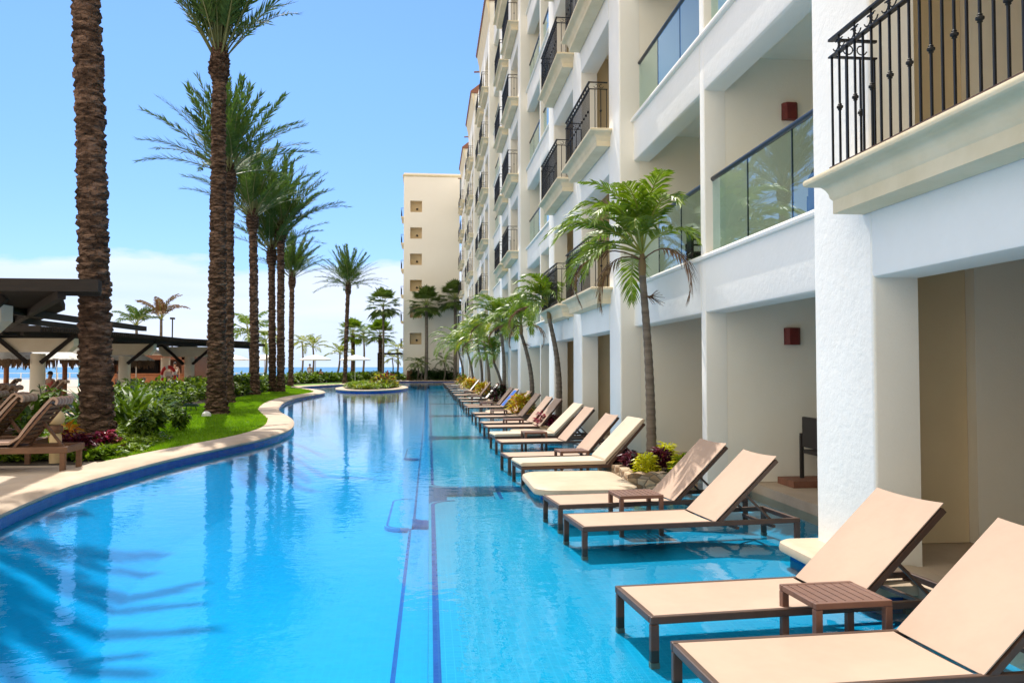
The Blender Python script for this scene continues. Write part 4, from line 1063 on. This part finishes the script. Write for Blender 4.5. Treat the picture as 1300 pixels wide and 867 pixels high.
# hedges and bed planting
rnd = random.Random(12)
mb = MB()
def along(P, t):
    L_ = [0]
    for a, b in zip(P, P[1:]): L_.append(L_[-1]+math.dist(a, b))
    d = t*L_[-1]
    for i in range(len(P)-1):
        if L_[i+1] >= d:
            f = (d-L_[i])/(L_[i+1]-L_[i]); return P[i][0]+(P[i+1][0]-P[i][0])*f, P[i][1]+(P[i+1][1]-P[i][1])*f
    return P[-1]
hp = [p for p in hb if p[1] > 21.5]
for i in range(230):
    t = rnd.random(); x, y = along(hp, t); o = rnd.uniform(.35, 2.3)
    sz = .16+.003*y
    shrub(mb, (x-o, y, .14), .55, rnd.uniform(.45,.85)+.1*(o>1), 95, sz*1.0, sz*.5, rnd, (0,0,1,1,2))
tag(mb.build('hedge_planting', [M['leaf1'], M['leaf2'], M['leafd']], solid=False), 'leafy green bushes between the lawn and the pergola', 'bushes', kind='stuff')
mb = MB()
for i in range(170):
    x, y = along([p for p in hb if p[1] < 24], rnd.random()); o = rnd.uniform(.0, 1.7)
    if math.hypot(x-o+5.99, y-15.07) < .5: continue
    shrub(mb, (x-o, y, .14), .3, rnd.uniform(.1,.3), 60, .16, .09, rnd, (0,0,1))
for i in range(60):
    x = rnd.uniform(-6.6,-5.15); y = rnd.uniform(12.9, 14.4)
    shrub(mb, (x, y, .14), .25, rnd.uniform(.08,.22), 60, .13, .08, rnd, (0,0,1))
P2 = [(-5.1,13.0),(-5.0,14.3),(-5.1,15.3),(-5.3,16.4)]
for i in range(90):
    x, y = along(P2, rnd.random()); shrub(mb, (x-rnd.uniform(0,.7), y, .14), .22, rnd.uniform(.06,.16), 45, .11, .075, rnd, (0,0,1))
tag(mb.build('ground_cover', [M['leaf1'], M['leaf2']], solid=False), 'low bright green ground cover round the nearest date palm', 'ground cover', kind='stuff')
BP = [ # x,y,kind,size,label
 (-5.75,17.2,'broad',.95,'tall leafy plant right of the nearest date palm, dark stems and drooping leaves'),
 (-5.55,15.9,'broad',.6,'medium broad leaved plant just right of the nearest date palm foot'),
 (-6.5,18.3,'blade',1.15,'upright sword leaved clump behind the nearest date palm, right side'),
 (-7.0,19.6,'blade',1.2,'tall blade leaved clump before the pergola column with the lifebuoy'),
 (-8.2,24.0,'blade',1.0,'blade leaved clump at the corner of the open lawn'),
 (-7.6,18.9,'blade',1.2,'blade leaved clump left of centre in the bed behind the nearest palm'),
 (-7.7,16.4,'blade',1.05,'yellow tinged leafy clump left of the nearest date palm'),
 (-8.6,19.0,'broad',1.1,'bushy light green plant left of the nearest palm, before the white column'),
 (-6.75,14.2,'broad',.75,'broad leaved plant behind the tan bollard light'),
 (-5.55,18.4,'broad',.55,'low plant with one dark leaf on the lawn edge'),
 (-8.0,22.3,'blade',1.15,'dark blade clump beneath the middle pergola column'),
]
for x, y, kd, s, lab in BP:
    q = MB()
    if kd == 'broad':
        for k in range(9):
            a = rnd.uniform(0,2*pi); h = s*rnd.uniform(.4,1.0); tp = Vector((cos(a)*h*.28, sin(a)*h*.28, h)); q.tube([(0,0,0), tp*.5, tp], .012, 4, 2)
            for j in range(16):
                f = rnd.uniform(.3,1); b2 = rnd.uniform(0,2*pi); leaf(q, tp*f, Vector((cos(b2),sin(b2),rnd.uniform(-.3,.6))), Vector((0,0,1)), .24*s+.06, .11*s+.03, rnd.choice((0,1)), curl=.3)
        o = q.build('leafy_plant', [M['leaf2'], M['leaf1'], M['leafd']], solid=False, loc=(x,y,.13))
    else:
        rosette(q, (0,0,0), 34, s*1.1, .1, rnd, 45, 88, 0); rosette(q, (.3,.1,0), 20, s*.9, .1, rnd, 45, 88, 1)
        rosette(q, (-.3,.2,0), 22, s*.95, .09, rnd, 45, 88, 0)
        o = q.build('blade_plant', [M['leaf2'], M['leaf1']], solid=False, loc=(x,y,.13))
    tag(o, lab, 'plant', 'plants in the bed behind the nearest date palm')
for x, y, lab in ((-5.45,13.9,'magenta leaved plant at the right foot of the nearest date palm'),(-5.62,13.35,'dark purple plant at the front foot of the nearest date palm')):
    q = MB(); shrub(q, (0,0,0), .3, .36, 300, .15, .07, rnd, (0,1)); tag(q.build('purple_plant', [M['magenta'] if 'magenta' in lab else M['purple'], M['purple']], solid=False, loc=(x,y,.13)), lab, 'plant')
q = MB(); shrub(q, (0,0,0), .2, .5, 130, .22, .07, rnd, (0,0,1)); tag(q.build('croton', [M['orange'], M['purple']], solid=False, loc=(-5.95,13.75,.13)), 'red brown croton beside the tan bollard light', 'plant')
# far hedge and island planting
mb = MB()
for i in range(150):
    x = rnd.uniform(-13.5,-3.2); shrub(mb, (x, 85.5+rnd.uniform(-1.,1.2)+ (0 if x > -8 else -2), .14), .8, rnd.uniform(.5,.9), 55, .36, .2, rnd, (0,0,1))
tag(mb.build('far_hedge', [M['leaf2'], M['leaf1']], solid=False), 'clipped green hedge along the far pool bank before the sea', 'hedge')
mb = MB()
for i in range(120):
    a = rnd.uniform(0,2*pi); q_ = rnd.random()**.5; x, y = icx+1.6*q_*cos(a), icy+6.0*q_*sin(a)
    if rnd.random() < .5: rosette(mb, (x,y,.16), 26, .55, .06, rnd, 30, 80, rnd.choice((0,0,1)))
    else: shrub(mb, (x,y,.16), .5, rnd.uniform(.25,.45), 60, .22, .1, rnd, (0,0,0,1))
tag(mb.build('island_ferns', [M['leaf1'], M['cocoy']], solid=False), 'bright ferns and grasses covering the small pool island', 'ferns', kind='stuff')
mb = MB(); shrub(mb, (0,0,0), 1.1, 1.0, 420, .26, .12, rnd, (0,0,1,2)); tag(mb.build('flowering_shrub', [M['leaf2'], M['lime'], M['magenta']], solid=False, loc=(-3.1,55.6,.16)), 'rounded shrub with yellow and pink leaves on the right of the pool island', 'shrub')

# lawn lights
q = MB(); q.box(-.32,.32,-.12,.12,.22,.29); q.box(-.25,.25,-.1,.1,.29,.33); 
for xx in (-.24,0,.24): q.bar((xx,0,.0),(xx*.8,0,.22),.035,.035)
fo = q.build('lawn_floodlight', M['green_metal'], loc=(-7.75,26.8,.15)); fo.scale = (.75,.75,.75); tag(fo, 'dark green box floodlight on short legs standing on the lawn', 'lamp')
q = MB(); q.lathe([(.11,0),(.14,.05),(.12,.13),(.06,.18),(.02,.19)], n=14); tag(q.build('garden_lamp', M['pure'], loc=(-6.45,23.8,.13)), 'round pale garden lamp at the foot of the palm standing on the lawn', 'lamp')
t = empty('bollard_light', (-5.68,12.75,.13), 0, 'tan bollard light with a ball top left of the nearest date palm', 'lamp')
q = MB(); q.lathe([(.085,0),(.085,.42),(.06,.46)], n=18); q.build('post', M['tan'], t, smooth=40)
q = MB(); q.lathe([(.06,.46),(.095,.48),(.105,.53),(.095,.58)], n=18); q.build('collar', M['teak'], t, smooth=40)
q = MB(); q.lathe([(.06,.58),(.11,.62),(.125,.69),(.11,.76),(.06,.80),(.01,.81)], n=18); q.build('ball', M['tan'], t, smooth=60)

# ------------------------------------------------------------------ pergola
def pergola_module(label, cols, roof, zt, slats_dir, edge_fn, y0, y1, xl, braces=True, lifebuoy=None):
    t = empty('pergola', (cols[0][0], cols[0][1], .13), 0, label, 'pergola', 'dark timber pergola modules on cream columns')
    rm_ = MB(); y = y0; k = 0
    while y < y1:
        xr = edge_fn(y)
        rm_.box(xl, xr, y, y+.07, zt-.16, zt-.02); y += .13; k += 1
    rm_.box(xl, edge_fn(y0)-.002, y0-.06, y0-.002, zt-.2, zt)
    rm_.build('slat_roof', M['wood'], t, world=True)
    bm2 = MB(); xs = sorted(set(c[0] for c in cols))
    for i in range(len(cols)):
        pass
    bm2.bar((cols[0][0], y0+.05, zt-.24), (cols[-1][0], y1-.1, zt-.24), .14, .14)
    bm2.bar((cols[0][0]-1.6, y0+.05, zt-.24), (cols[-1][0]-1.6, y1-.1, zt-.24), .12, .14)
    bm2.bar((edge_fn(y0)-.6, y0+.05, zt-.24), (edge_fn(y1)-.6, y1-.1, zt-.24), .12, .14)
    bm2.build('beam', M['wood'], t, world=True)
    for (x, y) in cols:
        c = MB(); c.lathe([(.27,.0),(.27,.1),(.245,.14),(.235,zt-1.1),(.235,zt-.98)], (x,y,.13), 20)
        co_ = c.build('column', M['basecol'], t, smooth=40, world=True)
        c = MB(); c.prism([(x-1.5,zt-.32),(x-1.5,zt-.55),(x-1.35,zt-.8),(x+1.05,zt-.8),(x+1.25,zt-.6),(x+1.25,zt-.32)], 'y', y-.2, y+.2)
        o = c.build('capital_beam', M['basecol'], t, world=True)
        b = MB()
        for sg in (-1,1): b.bar((x+sg*.22, y-.27, 1.75), (x+sg*1.35, y-.27, zt-.2), .12, .12)
        b.build('brace', M['wood'], t, world=True)
    return t
pergola_module('near pergola module, its dark slatted roof cutting in at the left edge', [(-8.6,14.6)], None, 3.0, 0,
    lambda y: -5.25-(y-13.2)*.4 if y < 14.45 else (-6.45-(y-14.45)*.41 if y < 18 else -7.9-(y-18)*.59), 13.2, 25.0, -16)
pergola_module('middle pergola module over two cream columns left of the palm on the lawn', [(-13.55,29.0),(-13.09,35.6)], None, 2.92, 0,
    lambda y: -12.3+(y-26.5)*.18 if y < 32 else -11.3+(y-32)*.05, 26.5, 37.0, -19)
pergola_module('far pergola module ending behind the palm on the lawn', [(-12.54,43.0),(-13.6,46.5)], None, 2.98, 0,
    lambda y: -11.9 + (y-38)*.45 if y < 43 else -9.7, 38.0, 48.0, -19)
c = MB(); c.lathe([(.25,0),(.25,2.0)], (0,0,0), 18); cb = c.build('cream_column', M['basecol'], smooth=40, loc=(-15.2,47.5,.13)); tag(cb, 'cream round column carrying the red lifebuoy', 'column')
t = empty('lifebuoy', (-14.75,46.6,1.15), 0, 'red and white lifebuoy hung on a cream pergola column', 'lifebuoy')
tm = MB(); n, m_ = 32, 8; vs = []; fs = []
for i in range(n):
    a = 2*pi*i/n
    for j in range(m_): b = 2*pi*j/m_; rr = .36+.085*cos(b); vs.append((rr*cos(a), .085*sin(b), rr*1.25*sin(a)))
for i in range(n):
    for j in range(m_): fs.append((i*m_+j, i*m_+(j+1)%m_, ((i+1)%n)*m_+(j+1)%m_, ((i+1)%n)*m_+j))
tm.add(vs, fs); 
for k in range(len(tm.m)): tm.m[k] = 1 if (k//m_ % 8) in (0,1) else 0
tm.build('ring', [M['red'], M['pure']], t, smooth=60)
tm = MB(); tm.lathe([(.18,-.01),(.2,.0),(.18,.01)], n=14); o = tm.build('badge', M['pure'], t); o.rotation_euler = (pi/2,0,0); o.location = (0,.08,0)
# post carrying it: white backing board
# palapas
def palapa(label, x, y, r=1.9, z=2.35):
    t = empty('palapa', (x,y,.13), 0, label, 'parasol', 'thatched parasols with white tops')
    q = MB(); q.lathe([(.11,0),(.1,z-.1)], n=10); q.build('post', M['orangewood'], t, smooth=40)
    q = MB(); q.lathe([(r,z-.55),(r*.97,z-.5),(r*.5,z-.1),(.04,z+.25)], n=16); q.build('canopy', M['white'], t)
    rnd = random.Random(int(x*10)); q = MB()
    for k in range(260):
        a = rnd.uniform(0,2*pi); rr = r*rnd.uniform(.82,1.0); h = rnd.uniform(.25,.5); c_, s_ = cos(a), sin(a); w_ = .06
        zt_ = z-.5-(rr/r-1)*.9-.04
        q.add([(rr*c_-w_*s_, rr*s_+w_*c_, zt_), (rr*c_+w_*s_, rr*s_-w_*c_, zt_), (rr*1.02*c_+w_*.3*s_, rr*1.02*s_-w_*.3*c_, zt_-h), (rr*1.02*c_-w_*.3*s_, rr*1.02*s_+w_*.3*c_, zt_-h)], [(0,1,2,3)])
    q.build('thatch_fringe', M['thatch'], t, solid=False)
palapa('thatched parasol at the far left edge, orange post', -18.6, 37.0)
palapa('thatched parasol right of the first cream pergola column', -16.8, 38.5)
palapa('thatched parasol left of the nearest palm trunk', -15.9, 42.5, 1.7)
def parasol(label, x, y, r=1.45, z=2.65, tilt=0):
    t = empty('parasol', (x,y,.13), 0, label, 'parasol', 'white parasols by the beach')
    q = MB(); q.lathe([(.03,0),(.03,z-.15)], n=8); q.lathe([(.25,0),(.25,.08),(.05,.1)], n=12); q.build('pole', M['pure'], t, smooth=40)
    q = MB(); n = 8; vs = [(0,0,z)]
    for k in range(n): a = 2*pi*k/n; vs.append((r*.55*cos(a), r*.55*sin(a), z-.2))
    for k in range(n): a = 2*pi*k/n; vs.append((r*cos(a), r*sin(a), z-.45))
    for k in range(n): a = 2*pi*k/n; vs.append((r*cos(a), r*sin(a), z-.55))
    fs = [(0,1+k,1+(k+1)%n) for k in range(n)]
    for b0 in (1, 1+n): fs += [(b0+k, b0+n+k, b0+n+(k+1)%n, b0+(k+1)%n) for k in range(n)]
    q.add(vs, fs); o = q.build('canopy', M['white'], t, solid=False); md = o.modifiers.new('thick', 'SOLIDIFY'); md.thickness = .01
    q = MB()
    for k in range(n): a = 2*pi*k/n; q.tube([(0,0,z-.04),(r*.96*cos(a), r*.96*sin(a), z-.47)], .01, 4)
    q.build('ribs', M['pure'], t)
parasol('white parasol centred between the date palm cluster and the lone date palm', -10.7, 76)
parasol('white parasol just right of the lone date palm trunk', -7.1, 77)
parasol('white parasol seen left of the first cluster trunk', -18.3, 76)
parasol('white parasol peeking between the cluster trunks', -15.4, 76)
parasol('white parasol under the far end of the pergola', -17.0, 60, 1.2, 2.6)
parasol('wide cream parasol before the bar hut', -17.0, 48, 1.9, 2.75)
parasol('wide cream parasol left of the bar hut', -20.5, 46, 1.9, 2.75)
# bar hut
t = empty('bar_hut', (-18.5,55,.13), 0, 'brown timber bar hut with a dark opening behind the pergola', 'kiosk')
q = MB(); q.box(-2.6,2.6,1.5,4,0,2.5); q.box(-2.6,-2.3,-1.2,1.5,0,2.5); q.box(2.3,2.6,-1.2,1.5,0,2.5); q.box(-2.6,2.6,-1.2,-1.0,1.95,2.5); q.build('wall', M['barwood'], t)
q = MB(); q.box(-3,3,-1.6,4.3,2.502,2.65); q.build('roof', M['thatch'], t)
q = MB(); q.box(-2.9,2.9,-1.9,-1.4,0,1.0); q.box(-3.0,3.0,-2.0,-1.3,1.0,1.06); q.build('counter', M['orangewood'], t)
q = MB(); q.box(-2.2,0,1.3,1.49,.9,2.2); q.build('back_shelf', M['dark'], t)
# beach railing, turquoise posts
t = empty('beach_railing', (-24,72,.13), 0, 'white low railing between the terrace and the sea', 'railing')
q = MB()
for zz in (.5, .95): q.tube([(-14,0,zz),(11,0,zz)], .025, 6)
q.build('rails', M['pure'], t); q = MB()
for i in range(26): q.box(-14+i-.03,-14+i+.03,-.03,.03,0,1.0)
q.build('posts', M['pure'], t)
for x, lab in ((-25.8,'left turquoise column of the beach shelter'),(-24.4,'right turquoise column of the beach shelter')):
    tt = empty('turquoise_column', (x,62,.13), 0, lab, 'column'); q = MB(); q.lathe([(.32,0),(.28,.2),(.28,1.9),(.34,2.1)], n=14); q.build('shaft', M['turq'], tt, smooth=40)
    q = MB(); q.bar((0,0,1.5),(-1.0,0,2.3),.1,.1); q.bar((0,0,1.5),(1.0,0,2.3),.1,.1); q.build('brace', M['turq'], tt)
q = MB(); q.box(-2.4,2.4,-.6,.6,0,.14); tag(q.build('shelter_roof', M['white'], loc=(-25.1,62,2.43)), 'flat pale roof on the turquoise columns of the beach shelter', 'roof')
q = MB(); q.lathe([(.06,0),(.05,5.2)], n=8); q.box(-.14,.14,-.2,.2,5.2,5.34); tag(q.build('light_pole', M['dark'], loc=(-20.0,64,.13)), 'slim light pole rising behind the pergola roof', 'street lamp')
# far deck tables of left terrace
# ------------------------------------------------------------------ terrace loungers with towels
def terrace_lounger(label, x, y, rz, seed, curl=True, mat='towel'):
    t = empty('teak_lounger', (x,y,.13), rz, label, 'lounger', 'brown teak loungers with striped towels on the terrace')
    Ln, W, H = 2.0, .68, .36                                   # head end at x = 0, foot towards -x
    f = MB(); f.box(-Ln,0,0,.045,H-.09,H); f.box(-Ln,0,W-.045,W,H-.09,H); f.box(-.045,-.001,.046,W-.046,H-.09,H-.001); f.box(-Ln+.001,-Ln+.045,.046,W-.046,H-.09,H-.001)
    f.build('frame', M['teak'], t, bevel=.006)
    s = MB()
    for i in range(17): s.box(-Ln+.06+i*.075,-Ln+.12+i*.075,.047,W-.047,H-.03,H-.008)
    s.build('slats', M['teak'], t)
    for lx in (-.10,-Ln+.03):
        for ly in (.001, W-.071):
            g = MB(); g.box(lx,lx+.07,ly,ly+.07,0,H-.091); g.build('leg', M['teak'], t, bevel=.006)
    a = R(52); bx, bz = -.72, H-.02
    b = MB()
    for yy in (.08, W-.08): b.bar((bx,yy,bz),(bx+.78*cos(a),yy,bz+.78*sin(a)),.04,.03)
    for i in range(8): q0 = .1+i*.09; b.bar((bx+q0*cos(a),.08,bz+q0*sin(a)),(bx+q0*cos(a),W-.08,bz+q0*sin(a)),.05,.015,up=(-sin(a),0,cos(a)))
    b.bar((bx+.45*cos(a),W/2,bz+.45*sin(a)),(-.15,W/2,H-.06),.035,.035)
    b.build('backrest', M['teak'], t)
    c = MB(); rnd = random.Random(seed)
    path = [(-Ln+.05,H+.03),(-1.4,H+.04),(bx-.05,H+.05)]
    for k in range(1,8): path.append((bx+.02+.11*k*cos(a)-.03*sin(pi*k/8), H+.05+.112*k*sin(a)))
    px, pz = path[-1]
    if curl:
        for k in range(1,6): q = R(52-36*k); px += .03*cos(q); pz += .03*sin(q); path.append((px,pz))
    th = .035; P = []; Q = []
    for i, (xx, zz) in enumerate(path):
        x0_, z0_ = path[max(0,i-1)]; x1_, z1_ = path[min(len(path)-1,i+1)]; d = Vector((x1_-x0_, z1_-z0_)).normalized(); n_ = Vector((-d.y, d.x))
        P.append((xx+n_.x*th/2, zz+n_.y*th/2)); Q.append((xx-n_.x*th/2, zz-n_.y*th/2))
    m_ = 6; vs = []; K = len(path)
    for j in range(m_+1):
        yy = .05+(W-.1)*j/m_
        for (xx, zz) in P: vs.append((xx, yy, zz+rnd.uniform(-.006,.006)))
        for (xx, zz) in Q: vs.append((xx, yy, zz))
    fs = []; D = 2*K
    for j in range(m_):
        for i in range(K-1):
            fs.append((j*D+i, j*D+i+1, (j+1)*D+i+1, (j+1)*D+i)); fs.append((j*D+K+i, (j+1)*D+K+i, (j+1)*D+K+i+1, j*D+K+i+1))
        fs.append((j*D, (j+1)*D, (j+1)*D+K, j*D+K)); fs.append((j*D+K-1, j*D+2*K-1, (j+1)*D+2*K-1, (j+1)*D+K-1))
    for j in (0, m_):
        for i in range(K-1): fs.append((j*D+i, j*D+K+i, j*D+K+i+1, j*D+i+1))
    c.add(vs, fs); c.build('towel', M[mat], t, smooth=60)
TL = [(-5.02,11.62,4,'teak lounger nearest the pool edge at the lower left, striped towel curled over its top'),
 (-5.95,12.6,6,'second teak lounger at the left, its towel roll behind the nearest one'),
 (-6.5,13.6,8,'third teak lounger at the left, pale striped towel'),
 (-7.3,14.5,8,'fourth teak lounger at the left, mostly behind the other three'),
 (-9.3,19.2,10,'teak lounger in the rear row, right of the other two there'),
 (-10.0,20.3,10,'middle teak lounger of the rear row with striped towel'),
 (-10.8,21.6,10,'teak lounger at the left of the rear row with striped towel'),
 (-11.6,27.0,12,'teak lounger just in front of the middle pergola, beside the planting'),
 (-12.3,28.2,12,'teak lounger beneath the front edge of the middle pergola'),
 (-14.8,30.5,12,'teak lounger left of the first cream pergola column'),
 (-11.0,31.5,12,'teak lounger between the two cream pergola columns'),
 (-11.3,33.2,12,'teak lounger before the second cream pergola column'),
 (-12.0,38.5,12,'teak lounger beyond the second cream pergola column'),
 (-11.6,40.5,12,'teak lounger before the pergola column farthest right')]
for i, (x, y, r_, lab) in enumerate(TL): terrace_lounger(lab, x, y, R(r_), i, True, 'towel' if i % 2 == 0 else 'towel2')
# chairs on patio and balcony
def chair(label, loc, rz):
    t = empty('armchair', loc, rz, label, 'chair')
    q = MB(); q.box(-.26,.26,-.25,.25,.40,.45); q.build('seat', M['dark'], t, bevel=.01)
    q = MB(); q.box(-.26,.26,.22,.26,.48,.86)
    q.build('backrest', M['dark'], t, bevel=.01)
    for sx in (-1,1):
        q = MB(); q.box(sx*.29-.02,sx*.29+.02,-.27,.27,.62,.65); q.build('armrest', M['dark'], t, bevel=.005)
        for sy_ in (-1,1): q = MB(); q.box(sx*.29-.02,sx*.29+.02,sy_*.25-.02,sy_*.25+.02,0,.619); q.build('leg', M['dark'], t)
chair('dark armchair on the ground floor patio beside the big white pillar', (4.95,9.3,.115), R(90))
chair('dark armchair behind the first floor glass railing next to the big pillar', (4.6,8.5,2.97), R(70))
chair('dark armchair on the first floor balcony behind the nearest pool palm', (4.4,12.2,2.97), R(80))
chair('dark armchair in the farther ground floor patio, at the divider wall edge', (3.95,10.7,.115+0), R(90)) if False else None
q = MB(); q.box(4.45,5.6,9.3,9.75,.116,.2); tag(q.build('terracotta_step', M['terracotta']), 'terracotta step at the patio end by the dark armchair', 'step')

# ------------------------------------------------------------------ people
def person(label, loc, rz, pose='stand', top='cloth_w', bottom='cloth_b', s=1.):
    t = empty('person', loc, rz, label, 'person'); t.scale = (s,s,s)
    if pose == 'stand':
        J = dict(pel=(0,0,.95), sp=(0,.01,1.15), ch=(0,0,1.35), nk=(0,0,1.5), hd=(0,-.02,1.62), ht=(0,-.02,1.74),
          sl=(-.19,0,1.42), el=(-.25,-.02,1.14), hl=(-.2,-.22,1.05), fl=(-.17,-.32,1.06), sr=(.19,0,1.42), er=(.25,.02,1.14), hr=(.27,-.06,.9), fr=(.27,-.08,.8),
          pl=(-.1,0,.9), kl=(-.11,-.03,.5), al=(-.11,0,.09), tl=(-.12,-.16,.04), pr=(.1,0,.9), kr=(.11,-.03,.5), ar=(.12,.03,.09), tr=(.13,-.12,.04))
    else:  # sitting
        J = dict(pel=(0,0,.5), sp=(0,.03,.68), ch=(0,.02,.88), nk=(0,.02,1.03), hd=(0,-.02,1.15), ht=(0,-.02,1.27),
          sl=(-.19,.02,.95), el=(-.25,-.05,.7), hl=(-.15,-.28,.62), fl=(-.12,-.36,.6), sr=(.19,.02,.95), er=(.25,-.05,.7), hr=(.17,-.28,.62), fr=(.14,-.36,.6),
          pl=(-.1,0,.48), kl=(-.14,-.42,.5), al=(-.14,-.45,.09), tl=(-.14,-.6,.04), pr=(.1,0,.48), kr=(.14,-.42,.5), ar=(.14,-.45,.09), tr=(.14,-.6,.04))
    rad = dict(pel=.14, sp=.12, ch=.15, nk=.055, hd=.095, ht=.075, sl=.06, el=.042, hl=.03, fl=.026, sr=.06, er=.042, hr=.03, fr=.026, pl=.09, kl=.06, al=.042, tl=.032, pr=.09, kr=.06, ar=.042, tr=.032)
    E = [('pel','sp'),('sp','ch'),('ch','nk'),('nk','hd'),('hd','ht'),('ch','sl'),('sl','el'),('el','hl'),('hl','fl'),('ch','sr'),('sr','er'),('er','hr'),('hr','fr'),('pel','pl'),('pl','kl'),('kl','al'),('al','tl'),('pel','pr'),('pr','kr'),('kr','ar'),('ar','tr')]
    def skin(name, keys, mat, grow=0, mods=2):
        ks = [k for k in J if k in keys]; me = bpy.data.meshes.new(name); me.from_pydata([J[k] for k in ks], [(ks.index(a), ks.index(b)) for a, b in E if a in keys and b in keys], [])
        me.materials.append(mat); o = bpy.data.objects.new(name, me); COL.objects.link(o); o.parent = t
        o.modifiers.new('skin', 'SKIN'); 
        if not me.skin_vertices: 
            me.skin_vertices.new() if hasattr(me.skin_vertices, 'new') else None
        for i, k in enumerate(ks):
            sv = me.skin_vertices[0].data[i]; sv.radius = (rad[k]+grow, (rad[k]*(.72 if k in ('pel','sp','ch') else 1))+grow); sv.use_root = (i == 0)
        sb = o.modifiers.new('sub', 'SUBSURF'); sb.levels = 1; sb.render_levels = 1; return o
    body = skin('body', set(J), M['skin'])
    skin('shirt', {'pel','sp','ch','sl','sr'}, M[top], .018)
    skin('shorts', {'pel','pl','pr','kl','kr'}, M[bottom], .02)
    h = MB(); hx, hy, hz = J['hd']; h.lathe([(.10,.0),(.105,.04),(.095,.09),(.06,.13),(.01,.145)], (hx,hy+.02,hz+.02), 10); h.build('hair', M['hair'], t, smooth=60)
    return t
person('person in a white shirt standing at the bar counter behind the lifebuoy', (-15.6,50.5,.13), .2)
person('person standing in a white top under the far centre parasol', (-11.0,74.5,.13), .5, 'stand', 'cloth_w', 'cloth_b')
person('person in a coral top sitting under the far centre parasol', (-10.0,74.5,.13), -.6, 'sit', 'cloth_r', 'cloth_w')
person('person in a white shirt standing before the sea, right of the far pergola end', (-16.3,66,.13), 2.5, 'stand', 'cloth_w', 'cloth_w')
person('person sitting beside the first cream pergola column facing the sea', (-15.4,34.0,.13), 2.8, 'sit', 'cloth_r', 'cloth_b')
person('person sitting left of the nearest palm trunk beneath the thatch', (-14.2,38.0,.13), 2.6, 'sit', 'cloth_b', 'cloth_b')
for (x,y,lab) in ((-10.0,74.62,'low white seat under the person in the coral top'),(-15.4,34.05,'low seat under the person beside the first cream column'),(-14.2,38.05,'low seat under the person beneath the thatch')):
    q = MB(); q.box(-.3,.3,-.25,.3,.36,.42); 
    for a_ in (-.26,.22):
        for b_ in (-.2,.24): q.box(a_,a_+.04,b_,b_+.04,0,.36)
    q.box(-.3,.3,.28,.31,.42,.8); tag(q.build('low_chair', M['teak'], loc=(x,y,.13)), lab, 'chair')
